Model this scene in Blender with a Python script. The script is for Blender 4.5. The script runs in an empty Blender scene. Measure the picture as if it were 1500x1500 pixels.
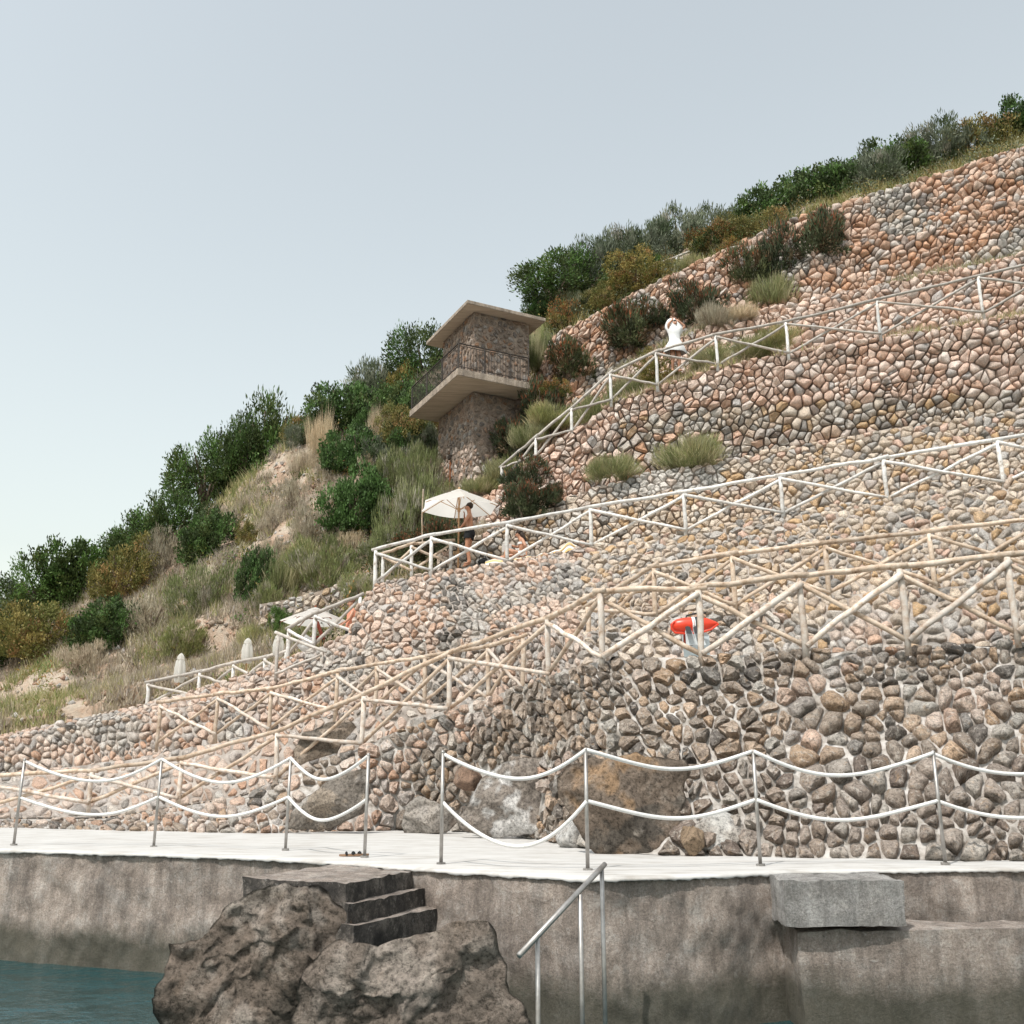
import bpy, bmesh, math, random
import numpy as np
from mathutils import Vector, Matrix, noise as mnoise

random.seed(7); rng = np.random.default_rng(7)
SC = bpy.context.scene
COL = SC.collection
R = math.radians

# ---------------------------------------------------------------- camera
F = 1440.0; CAMZ = 0.76; PITCH = math.atan(400.0 / F)
CP, SP = math.cos(PITCH), math.sin(PITCH)
cam_d = bpy.data.cameras.new('camera'); cam = bpy.data.objects.new('camera', cam_d); COL.objects.link(cam)
cam.location = (0, 0, CAMZ); cam.rotation_euler = (R(90) + PITCH, 0, 0)
cam_d.sensor_width = 36; cam_d.lens = 36 * F / 1500.0; cam_d.clip_end = 6000; cam_d.clip_start = 0.1
SC.camera = cam

# ---------------------------------------------------------------- sky and sun
SUN_EL, SUN_AZ = R(57), R(-33)          # azimuth measured from straight behind the camera, negative = to the left
sunvec = Vector((math.sin(SUN_AZ) * math.cos(SUN_EL), -math.cos(SUN_AZ) * math.cos(SUN_EL), math.sin(SUN_EL)))
world = bpy.data.worlds.new("World"); SC.world = world; world.use_nodes = True
wn = world.node_tree; wn.nodes.clear()
sky = wn.nodes.new('ShaderNodeTexSky'); sky.sky_type = 'NISHITA'; sky.sun_disc = False
sky.sun_elevation = SUN_EL; sky.sun_rotation = math.atan2(sunvec.x, sunvec.y)
sky.air_density = 2.0; sky.dust_density = 1.5; sky.ozone_density = 1.0; sky.altitude = 0
hs = wn.nodes.new('ShaderNodeHueSaturation'); hs.inputs['Saturation'].default_value = 0.36; hs.inputs['Value'].default_value = 1.0
bg = wn.nodes.new('ShaderNodeBackground'); bg.inputs['Strength'].default_value = 0.15
wo = wn.nodes.new('ShaderNodeOutputWorld')
tint = wn.nodes.new('ShaderNodeMix'); tint.data_type = 'RGBA'; tint.blend_type = 'MULTIPLY'; tint.inputs[0].default_value = 1; tint.inputs[7].default_value = (.985, 1.0, .965, 1)
wn.links.new(sky.outputs[0], hs.inputs['Color']); wn.links.new(hs.outputs[0], tint.inputs[6]); wn.links.new(tint.outputs[2], bg.inputs[0]); wn.links.new(bg.outputs[0], wo.inputs[0])
sd = bpy.data.lights.new('sun', 'SUN'); sun = bpy.data.objects.new('sun', sd); COL.objects.link(sun)
sd.energy = 2.9; sd.angle = R(0.5); sd.color = (1.0, 0.955, 0.89)
sun.rotation_euler = sunvec.to_track_quat('Z', 'Y').to_euler()
SC.view_settings.view_transform = 'Standard'; SC.view_settings.look = 'None'
SC.view_settings.exposure = 0.40; SC.view_settings.gamma = 1.0; SC.view_settings.use_curve_mapping = False
SC.cycles.max_bounces = 6; SC.cycles.transparent_max_bounces = 6

# ---------------------------------------------------------------- helpers
def P(px, py, t):
    y = (750 - py) / F
    return Vector(((px - 750) / F * t, (CP - y * SP) * t, CAMZ + (SP + y * CP) * t))
def Pz(px, py, z):                       # the point of that ray at height z
    y = (750 - py) / F
    return P(px, py, (z - CAMZ) / (SP + y * CP))
def proj(a):                             # world (n,3) -> photograph pixels
    a = np.asarray(a, float); d = a[:, 1] * CP + (a[:, 2] - CAMZ) * SP
    h = -a[:, 1] * SP + (a[:, 2] - CAMZ) * CP
    return 750 + F * a[:, 0] / d, 750 - F * h / d, d

def mesh_obj(name, verts, faces, mat=None, parent=None, col=None, smooth=False, loc=None):
    me = bpy.data.meshes.new(name)
    verts = [tuple(v) for v in verts]
    if loc is not None: verts = [(v[0]-loc[0], v[1]-loc[1], v[2]-loc[2]) for v in verts]
    me.from_pydata(verts, [], faces)
    if smooth: me.shade_smooth()
    if col is not None:
        a = me.color_attributes.new('col', 'FLOAT_COLOR', 'POINT')
        c = np.ones((len(verts), 4), np.float32); c[:, :3] = np.asarray(col, np.float32)
        a.data.foreach_set('color', c.ravel())
    if mat: me.materials.append(mat)
    o = bpy.data.objects.new(name, me); COL.objects.link(o)
    if loc is not None: o.location = loc
    if parent: attach(o, parent)
    return o
def attach(o, parent):                   # keeps world place; parents are never rotated before their parts are built
    o.parent = parent
    o.matrix_parent_inverse = Matrix.Translation(-world_loc(parent))
    return o
def world_loc(o):
    v = Vector(o.location)
    return v
def tag(o, label=None, cat=None, group=None, kind=None):
    if label: o['label'] = label
    if cat: o['category'] = cat
    if group: o['group'] = group
    if kind: o['kind'] = kind
    return o
def empty(name, loc, label, cat, group=None):
    o = bpy.data.objects.new(name, None); COL.objects.link(o); o.location = loc; o.empty_display_size = .2
    return tag(o, label, cat, group)

class MB:                                # collects pieces of ONE mesh
    def __init__(s): s.v = []; s.f = []
    def add(s, vs, fs):
        n = len(s.v); s.v += [tuple(v) for v in vs]; s.f += [tuple(i + n for i in f) for f in fs]; return s
    def box(s, c, size, ax=(1, 0, 0), ay=(0, 1, 0), az=(0, 0, 1)):
        c = Vector(c); X = Vector(ax) * size[0] / 2; Y = Vector(ay) * size[1] / 2; Z = Vector(az) * size[2] / 2
        vs = [c + X * i + Y * j + Z * k for k in (-1, 1) for j in (-1, 1) for i in (-1, 1)]
        return s.add(vs, [(0, 2, 3, 1), (4, 5, 7, 6), (0, 1, 5, 4), (2, 6, 7, 3), (0, 4, 6, 2), (1, 3, 7, 5)])
    def tube(s, pts, rad, n=8, wob=0, caps=True):
        pts = [Vector(p) for p in pts]; m = len(pts)
        if not hasattr(rad, '__len__'): rad = [rad] * m
        vs = []; prev = None
        for i, p in enumerate(pts):
            d = (pts[min(i + 1, m - 1)] - pts[max(i - 1, 0)]).normalized()
            ref = prev if prev is not None else (Vector((0, 0, 1)) if abs(d.z) < .9 else Vector((1, 0, 0)))
            a = (ref - d * ref.dot(d)).normalized(); prev = a; b = d.cross(a)
            for k in range(n):
                w = 2 * math.pi * k / n; r = rad[i] * (1 + wob * random.uniform(-1, 1))
                vs.append(p + a * math.cos(w) * r + b * math.sin(w) * r)
        fs = [(i * n + k, i * n + (k + 1) % n, (i + 1) * n + (k + 1) % n, (i + 1) * n + k) for i in range(m - 1) for k in range(n)]
        if caps: fs += [tuple(range(n - 1, -1, -1)), tuple((m - 1) * n + k for k in range(n))]
        return s.add(vs, fs)
    def ball(s, c, r, n=10, m=6, sc=(1, 1, 1)):
        vs = []
        for i in range(m + 1):
            th = math.pi * i / m
            for k in range(n):
                w = 2 * math.pi * k / n
                vs.append((c[0] + r * sc[0] * math.sin(th) * math.cos(w), c[1] + r * sc[1] * math.sin(th) * math.sin(w), c[2] + r * sc[2] * math.cos(th)))
        fs = [(i * n + k, (i + 1) * n + k, (i + 1) * n + (k + 1) % n, i * n + (k + 1) % n) for i in range(m) for k in range(n)]
        return s.add(vs, fs)
    def build(s, name, mat, parent=None, smooth=False):
        return mesh_obj(name, s.v, s.f, mat, parent, smooth=smooth)

def pnoise(x, y, z=0.0, seed=0.0, octaves=3):   # cheap vectorised smooth noise, about -1..1
    out = np.zeros(np.broadcast(np.asarray(x, float), np.asarray(y, float)).shape); amp = 1.0; tot = 0; f = 1.0
    r = np.random.default_rng(int(seed * 13) + 5)
    for o in range(octaves):
        for k in range(3):
            a, b, c, ph = r.uniform(-1, 1, 4); l = math.sqrt(a*a + b*b + c*c) + 1e-6
            out += amp / 3 * 1.6 * np.sin((a * x + b * y + c * z) / l * f * 2.4 + ph * 9 + o) 
        tot += amp; amp *= .55; f *= 2.07
    return out / tot

# ---------------------------------------------------------------- materials
def mat(name):
    m = bpy.data.materials.new(name); m.use_nodes = True; nt = m.node_tree
    return m, nt, nt.nodes['Principled BSDF']
def N(nt, typ, **kw):
    n = nt.nodes.new(typ)
    for k, v in kw.items():
        if k in n.inputs.keys(): n.inputs[k].default_value = v
        else: setattr(n, k, v)
    return n
def mix(nt, a, b, fac, mode='MIX'):
    n = nt.nodes.new('ShaderNodeMix'); n.data_type = 'RGBA'; n.blend_type = mode
    for s, v in ((n.inputs[6], a), (n.inputs[7], b), (n.inputs[0], fac)):
        if hasattr(v, 'links'): nt.links.new(v, s)
        elif isinstance(v, (int, float)): s.default_value = v
        else: s.default_value = (*v, 1)
    return n.outputs[2]
def ramp(nt, src, stops):
    n = nt.nodes.new('ShaderNodeValToRGB'); nt.links.new(src, n.inputs[0])
    while len(n.color_ramp.elements) < len(stops): n.color_ramp.elements.new(.5)
    for e, (p, c) in zip(n.color_ramp.elements, stops):
        e.position = p; e.color = (c, c, c, 1) if isinstance(c, (int, float)) else (*c, 1)
    return n.outputs[0]
def noise_n(nt, scale, detail=4, rough=.6, vec=None, dist=0):
    n = N(nt, 'ShaderNodeTexNoise', Scale=scale, Detail=detail, Roughness=rough, Distortion=dist)
    if vec is None:
        g = nt.nodes.new('ShaderNodeNewGeometry'); vec = g.outputs['Position']
    nt.links.new(vec, n.inputs['Vector']); return n.outputs[0]
def bump(nt, bs, h, strength, dist):
    b = N(nt, 'ShaderNodeBump', Strength=strength, Distance=dist); nt.links.new(h, b.inputs['Height'])
    nt.links.new(b.outputs[0], bs.inputs['Normal']); return b

def stone_material(name, pale=(0.62, .58, .54), pale_amt=.4, dark=.45, fs=30, ms=11, warm=(.46, .26, .13), warm_amt=.3, black=.35):
    m, nt, bs = mat(name)
    at = N(nt, 'ShaderNodeAttribute', attribute_name='col')
    n1 = noise_n(nt, ms, 6, .7); n2 = noise_n(nt, fs, 6, .8); n3 = noise_n(nt, ms * .55, 5, .65)
    g = nt.nodes.new('ShaderNodeNewGeometry'); mp = N(nt, 'ShaderNodeMapping', Location=(31, 17, 5)); nt.links.new(g.outputs['Position'], mp.inputs[0])
    n4 = noise_n(nt, ms * .8, 6, .7, mp.outputs[0])
    c = mix(nt, at.outputs['Color'], warm, mix_fac(nt, ramp(nt, n4, [(.56, 0), (.66, 1)]), warm_amt))
    c = mix(nt, c, pale, mix_fac(nt, ramp(nt, n1, [(.54, 0), (.64, 1)]), pale_amt))
    c = mix(nt, c, (.045, .038, .032), mix_fac(nt, ramp(nt, n3, [(.56, 0), (.66, 1)]), black))
    c = mix(nt, c, ramp(nt, n2, [(.38, dark), (.50, .95), (.62, 1.22)]), 1.0, 'MULTIPLY')
    nt.links.new(c, bs.inputs['Base Color']); bs.inputs['Roughness'].default_value = .92
    bs.inputs['Specular IOR Level'].default_value = .2
    h = mix(nt, n2, n1, .6); bump(nt, bs, h, 1.0, .09)
    return m
def mix_fac(nt, src, k):
    n = N(nt, 'ShaderNodeMath', operation='MULTIPLY'); nt.links.new(src, n.inputs[0]); n.inputs[1].default_value = k; return n.outputs[0]
def noisy(name, cols, scale=4, detail=6, rough=.9, bstr=.5, bdist=.02, bscale=30, spec=.25, metal=0, stretch=None):
    m, nt, bs = mat(name); vec = None
    if stretch:
        g = nt.nodes.new('ShaderNodeNewGeometry'); mp = N(nt, 'ShaderNodeMapping', Scale=stretch)
        nt.links.new(g.outputs['Position'], mp.inputs[0]); vec = mp.outputs[0]
    n1 = noise_n(nt, scale, detail, .65, vec)
    k = len(cols) - 1
    nt.links.new(ramp(nt, n1, [(.3 + .4 * i / max(k, 1), c) for i, c in enumerate(cols)]), bs.inputs['Base Color'])
    bs.inputs['Roughness'].default_value = rough; bs.inputs['Specular IOR Level'].default_value = spec; bs.inputs['Metallic'].default_value = metal
    if bstr: bump(nt, bs, noise_n(nt, bscale, 5, .7, vec), bstr, bdist)
    return m

M = {}
M['stone'] = stone_material('rubble_stone', pale_amt=.3, warm_amt=.22, black=.22, dark=.55)
M['stone_low'] = stone_material('weathered_brown_stone', (.62, .57, .51), .7, .38, 30, 12, (.44, .28, .15), .45, .5)
M['stone_pale'] = stone_material('sunlit_pink_stone', pale_amt=.25, warm_amt=.2, black=.10, dark=.70)  # pink stone, with the full sun on the upper walls brightened into it
M['boulder'] = stone_material('boulder_rock', (.40, .35, .30), .45, .35, 24, 2.6, (.26, .18, .12), .25, .6)
for m_ in (M['boulder'],):
    nt_ = m_.node_tree; b1 = [n for n in nt_.nodes if n.type == 'BUMP'][0]
    rg = N(nt_, 'ShaderNodeTexNoise', Scale=2.2, Detail=9, Roughness=.62); rg.noise_type = 'RIDGED_MULTIFRACTAL'
    g_ = nt_.nodes.new('ShaderNodeNewGeometry'); nt_.links.new(g_.outputs['Position'], rg.inputs['Vector'])
    b2 = N(nt_, 'ShaderNodeBump', Strength=.9, Distance=-.12); nt_.links.new(rg.outputs[0], b2.inputs['Height']); nt_.links.new(b1.outputs[0], b2.inputs['Normal'])
    nt_.links.new(b2.outputs[0], nt_.nodes['Principled BSDF'].inputs['Normal'])
M['mortar_white'] = noisy('white_lime_mortar', [(.10, .085, .07), (.32, .29, .26), (.50, .47, .44), (.60, .58, .555)], 4.5, 6, .95, .8, .03, 26)
M['mortar_grey'] = noisy('grey_pink_mortar', [(.17, .145, .125), (.37, .325, .29), (.52, .475, .435)], 3.5, 7, .95, .9, .04, 24)
M['mortar_dark'] = noisy('dark_earth_joint', [(.13, .10, .08), (.26, .20, .16), (.40, .33, .27)], 3, 6, .95, .9, .04, 24)  # dark earth brown of the wall joints
M['mortar_tan'] = noisy('tan_joint', [(.17, .14, .115), (.30, .245, .20), (.44, .38, .33)], 3, 6, .95, .9, .04, 24)
M['path'] = noisy('path_cement', [(.42, .38, .34), (.55, .51, .47)], 4)
M['earth'] = noisy('dry_earth', [(.24, .17, .12), (.42, .30, .22), (.50, .42, .34), (.34, .30, .22)], 1.1, 8, .95, 1, .12, 7)
# ---------------------------------------------------------------- the terraced slope: contour lines read as (pixel x, pixel y, depth)
XS = np.arange(-250, 1751, 10.0)
def smooth(a, k=3):
    b = np.concatenate([np.full(k, a[0]), a, np.full(k, a[-1])]); return np.convolve(b, np.ones(2*k+1)/(2*k+1), 'valid')
def contour(pts, z0=None, k=2):
    pts = sorted(pts); x = [p[0] for p in pts]
    y = smooth(np.interp(XS, x, [p[1] for p in pts]), k)
    if z0 is not None: return np.array([Pz(a, b, z0) for a, b in zip(XS, y)])
    t = smooth(np.interp(XS, x, [p[2] for p in pts]), k + 2)
    return np.array([P(a, b, c) for a, b, c in zip(XS, y, t)])
def back(C, dt):                          # the same contour, dt metres farther from the camera on the level
    h = C[:, :2] / np.linalg.norm(C[:, :2], axis=1)[:, None]
    out = C.copy(); out[:, :2] += h * (np.asarray(dt) * np.ones(len(C)))[:, None]; return out
def gx(pts): return np.interp(XS, [p[0] for p in pts], [p[1] for p in pts])

L0 = contour([(-250,1206),(353,1221),(600,1216),(700,1219),(780,1228),(860,1244),(950,1252),(1147,1256),(1750,1266)], z0=0.0)
L1 = contour([(-250,1200,20.2),(150,1200,18.8),(353,1167,18.6),(403,1145,18.6),(530,1092,18.3),(657,1042,17.6),(803,990,15.9),(882,967,14.6),(1030,961,14.2),(1147,955,14.0),(1750,930,13.5)], k=1)
L1i = back(L1, gx([(-250,1.2),(700,1.2),(860,2.0),(1750,2.0)]))
L3 = contour([(-250,1170,25),(200,1110,22.5),(353,1082,21),(394,1074,21),(492,1045,20.5),(550,1036,20),(622,1030,19.5),(715,1026,18.4),(790,1005,17.7),(1750,930,17)], k=1)
m3 = XS < 795
W2b = back(L1, 2.0); W2b[m3] = back(L3, 1.7)[m3]
for c in range(3): W2b[:, c] = smooth(W2b[:, c], 3)
L4 = contour([(-250,1130,27),(353,1020,24.2),(450,990,23.8),(550,950,23.3),(650,932,22.5),(750,925,21),(820,930,19.6),(880,925,18.7),(960,903,18.4),(1077,889,18.2),(1147,880,18),(1750,825,17)])
L4i = back(L4, gx([(-250,0),(820,0),(960,1.9),(1750,2.0)]))
L5 = contour([(-250,1130,28.5),(200,1035,26.8),(353,990,26),(421,963,25.5),(470,946,25.2),(508,930,25),(524,890,25.4),(548,855,26),(631,838,26),(743,823,26),(866,800,25.5),(1004,778,25),(1147,753,24.5),(1750,660,22.5)], k=0)
L5i = back(L5, 2.0)
L7 = contour([(-250,1000,29),(640,812,28.4),(735,768,28.6),(790,748,28.8),(850,722,29),(950,692,29),(1055,678,29),(1147,656,28.8),(1750,560,27)])
L7i = back(L7, .9)
L8 = contour([(640,770,30.5),(700,737,30.7),(735,709,30.8),(785,669,30.8),(838,633,30.8),(895,589,30.7),(963,566,30.6),(1051,536,30.5),(1147,518,30.3),(1750,420,29)], k=1)
L8i = back(L8, 1.8)
L9 = contour([(700,720,33),(740,690,33.3),(780,645,33.5),(830,592,33.6),(900,547,33.7),(980,502,33.7),(1050,470,33.6),(1147,446,33.4),(1750,320,32)])
L9i = back(L9, 1.0)
L10 = contour([(700,700,36.3),(772,620,36),(786,560,36),(802,494,36.2),(860,467,36.3),(960,412,36.4),(1060,367,36.4),(1147,325,36.2),(1500,215,35.5),(1750,150,35.5)], k=1)

def arclen(C): return np.concatenate([[0], np.cumsum(np.linalg.norm(np.diff(C, axis=0), axis=1))])

class Surf:                               # a wall face between two contours: u along, v up
    def __init__(s, bot, top, x0, x1, amp=.12, seed=1, fine=.0):
        k = (XS >= x0 - 1) & (XS <= x1 + 1); s.B = bot[k]; s.T = top[k]; s.x = XS[k]
        s.mid = (s.B + s.T) / 2; s.u = arclen(s.mid); s.U = s.u[-1]
        dz = s.T[:, 2] - s.B[:, 2]; ln = np.linalg.norm(s.T - s.B, axis=1)
        s.H = np.maximum(.02, .75 * np.abs(dz) + .25 * ln); s.amp = amp; s.seed = seed; s.fine = fine
    def h(s, u): return np.interp(u, s.u, s.H)
    def raw(s, u, v):
        w = v / s.h(u)
        B = np.stack([np.interp(u, s.u, s.B[:, c]) for c in range(3)], -1)
        T = np.stack([np.interp(u, s.u, s.T[:, c]) for c in range(3)], -1)
        p = B + (T - B) * w[..., None]
        d = s.amp * pnoise(u * .55, v * .8, 0, s.seed) * np.clip(4 * w * (1.05 - w), 0, 1)
        if s.fine: d = d + s.fine * pnoise(u * 5.5, v * 6.5, 0, s.seed + 3, 3)
        h = p[..., :2] / (np.linalg.norm(p[..., :2], axis=-1)[..., None])
        q = p.copy(); q[..., :2] -= h * d[..., None]; return q
    def at(s, u, v, h=0.0, smoothn=True):
        u = np.asarray(u, float); v = np.asarray(v, float); e = .12
        f = s.fine; p = s.raw(u, v); s.fine = 0
        if f and smoothn: p = s.raw(u, v)
        du = s.raw(u + e, v) - s.raw(u - e, v); dv = s.raw(u, v + e) - s.raw(u, v - e); s.fine = f
        n = np.cross(du, dv); n /= np.linalg.norm(n, axis=-1)[..., None] + 1e-9
        n = np.where((n[..., 1] > 0)[..., None], -n, n)
        h = np.asarray(h) * np.ones(u.shape)
        lv = -p[..., :2] / np.linalg.norm(p[..., :2], axis=-1)[..., None]
        o = .35 * n; o[..., :2] += .75 * lv; o[..., 2] -= .10; o /= np.linalg.norm(o, axis=-1)[..., None]
        return p + np.where((h > 0)[..., None], o, n) * h[..., None]

def sheet(name, rows, mat_, parent=None, sub=1):
    rows = [np.asarray(r) for r in rows]; n = len(rows[0])
    v = np.concatenate(rows); f = []
    for j in range(len(rows) - 1):
        for i in range(n - 1):
            a = j * n + i; f.append((a, a + 1, a + n + 1, a + n))
    return mesh_obj(name, v, f, mat_, parent, smooth=True)

def cells(U, hfun, w, h, jit=.36, drop=.14, top=0.0, sizef=None):
    """irregular courses of stones as clipped Voronoi cells in (u, v)"""
    seeds = []; v = h * .35; r = 0; Hm = max(hfun(np.linspace(0, U, 50)))
    while v < Hm + h:
        u = -w * random.random()
        while u < U + w:
            k = random.choice((.5, .7, .9, 1.0, 1.2, 1.5, 1.9)) * (1 + .2 * math.sin(u * 1.1 + v * 1.9))
            uu = u + random.uniform(-jit, jit) * w; vv = v + random.uniform(-jit, jit) * h + .35 * h * math.sin(u * .9 + r)
            if random.random() > drop: seeds.append((uu, vv))
            if random.random() < .22: seeds.append((uu + w * .4, vv + h * .45))
            u += w * k
        v += h * random.uniform(.85, 1.15); r += 1
    grid = {}; G = max(w, h) * 1.6
    for i, (a, b) in enumerate(seeds): grid.setdefault((int(a // G), int(b // G)), []).append(i)
    out = []
    for i, (a, b) in enumerate(seeds):
        if a < -w or a > U + w: continue
        H = float(hfun(a))
        if b > H + h * .3: continue
        gu, gv = int(a // G), int(b // G)
        nb = [j for x in (-1, 0, 1) for y in (-1, 0, 1) for j in grid.get((gu + x, gv + y), ()) if j != i]
        nb.sort(key=lambda j: (seeds[j][0] - a) ** 2 + (seeds[j][1] - b) ** 2)
        R0 = G * .95
        poly = [(a - R0, b - R0), (a + R0, b - R0), (a + R0, b + R0), (a - R0, b + R0)]
        lines = [((seeds[j][0] + a) / 2, (seeds[j][1] + b) / 2, seeds[j][0] - a, seeds[j][1] - b) for j in nb[:16]]
        lines += [(a, 0, 0, -1), (a, H + top * random.uniform(.2, 1), 0, 1), (0, b, -1, 0), (U, b, 1, 0)]
        for mx, my, nx, ny in lines:
            q = []; m = len(poly)
            for k in range(m):
                p0, p1 = poly[k], poly[(k + 1) % m]
                d0 = (p0[0] - mx) * nx + (p0[1] - my) * ny; d1 = (p1[0] - mx) * nx + (p1[1] - my) * ny
                if d0 <= 0: q.append(p0)
                if (d0 < 0) != (d1 < 0) and d0 != d1:
                    s = d0 / (d0 - d1); q.append((p0[0] + (p1[0] - p0[0]) * s, p0[1] + (p1[1] - p0[1]) * s))
            poly = q
            if len(poly) < 3: break
        if len(poly) >= 3: out.append(np.array(poly))
    return out

def ring_pts(poly, K, gap, shr=.9):
    a = poly; b = np.roll(poly, -1, 0)
    area = .5 * abs(np.sum(a[:, 0] * b[:, 1] - a[:, 1] * b[:, 0]))
    if area < .0025: return None
    pts = [p for p in poly]
    while True:                            # drop slivers of edges, then split the longest ones: corners stay sharp
        d = [np.linalg.norm(pts[(i + 1) % len(pts)] - pts[i]) for i in range(len(pts))]
        i = int(np.argmin(d))
        if len(pts) > K or (d[i] < .16 * math.sqrt(area) and len(pts) > 4):
            pts[i] = (pts[i] + pts[(i + 1) % len(pts)]) / 2; pts.pop((i + 1) % len(pts) if i + 1 < len(pts) else 0)
        else: break
    while len(pts) < K:
        d = [np.linalg.norm(pts[(i + 1) % len(pts)] - pts[i]) for i in range(len(pts))]
        i = int(np.argmax(d)); f = random.uniform(.3, .7); pts.insert(i + 1, pts[i] * (1 - f) + pts[(i + 1) % len(pts)] * f)
    p = np.array(pts); sm = .14 if shr < .93 else .04; p = (1 - 2 * sm) * p + sm * (np.roll(p, 1, 0) + np.roll(p, -1, 0)); c = p.mean(0)
    rr = np.linalg.norm(p - c, axis=1); mean = rr.mean()
    k = np.clip((rr - gap * 1.25) / (rr + 1e-6), .3, 1) * np.where(rr > 1.3 * mean, 1.3 * mean / rr, 1) * rng.uniform(shr, 1.01, K)
    return c, c + (p - c) * k[:, None], area, mean

def blend(pal, n):                        # pal = [(weight, colour)...]
    w = np.array([p[0] for p in pal], float); w /= w.sum(); i = rng.choice(len(pal), n, p=w)
    j = rng.choice(len(pal), n, p=w); f = rng.uniform(0, .3, (n, 1)); c = np.array([p[1] for p in pal], float)
    return np.clip((c[i] * (1 - f) + c[j] * f) * rng.uniform(.84, 1.14, (n, 1)), .02, .85)

SALMON = [(3,(.72,.52,.42)),(3,(.76,.60,.51)),(1.6,(.64,.42,.31)),(2,(.76,.65,.58)),(.6,(.50,.47,.45))]
ORANGE = [(3,(.62,.41,.30)),(2,(.68,.51,.41)),(1.5,(.56,.32,.20)),(1.3,(.60,.53,.48)),(.6,(.38,.34,.32))]
GREY   = [(3,(.53,.495,.455)),(1.6,(.41,.385,.36)),(.8,(.24,.22,.205)),(2,(.60,.54,.48)),(1.2,(.58,.44,.34))]
PALEG  = [(3,(.66,.62,.575)),(2,(.57,.54,.505)),(1,(.60,.50,.43)),(.6,(.36,.35,.33))]
BEIGE  = [(3,(.62,.51,.41)),(2,(.68,.58,.48)),(1.3,(.56,.38,.22)),(1.6,(.50,.47,.44)),(.7,(.30,.28,.26)),(.8,(.62,.43,.34))]
PINKM  = [(3,(.62,.46,.37)),(3,(.66,.54,.46)),(1.6,(.52,.48,.45)),(1.2,(.58,.37,.26)),(.6,(.30,.28,.26))]
BROWN  = [(3,(.33,.275,.23)),(2,(.42,.335,.27)),(1.4,(.19,.17,.155)),(1.8,(.54,.41,.31)),(1.6,(.50,.465,.42)),(.9,(.54,.38,.26))]
DARK   = [(3,(.13,.12,.11)),(2,(.20,.18,.16)),(1,(.36,.29,.24)),(1,(.28,.26,.25))]
TOWERS = [(3,(.25,.20,.165)),(2,(.18,.155,.14)),(2,(.33,.245,.19)),(1,(.32,.19,.12)),(1,(.34,.31,.285))]  # brown stone, darkened in the colour for the shaded tower faces

def inpoly_any(px, py, holes):
    return any(((px - cx) / rx) ** 2 + ((py - cy) / ry) ** 2 < .74 for cx, cy, rx, ry in holes)

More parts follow.
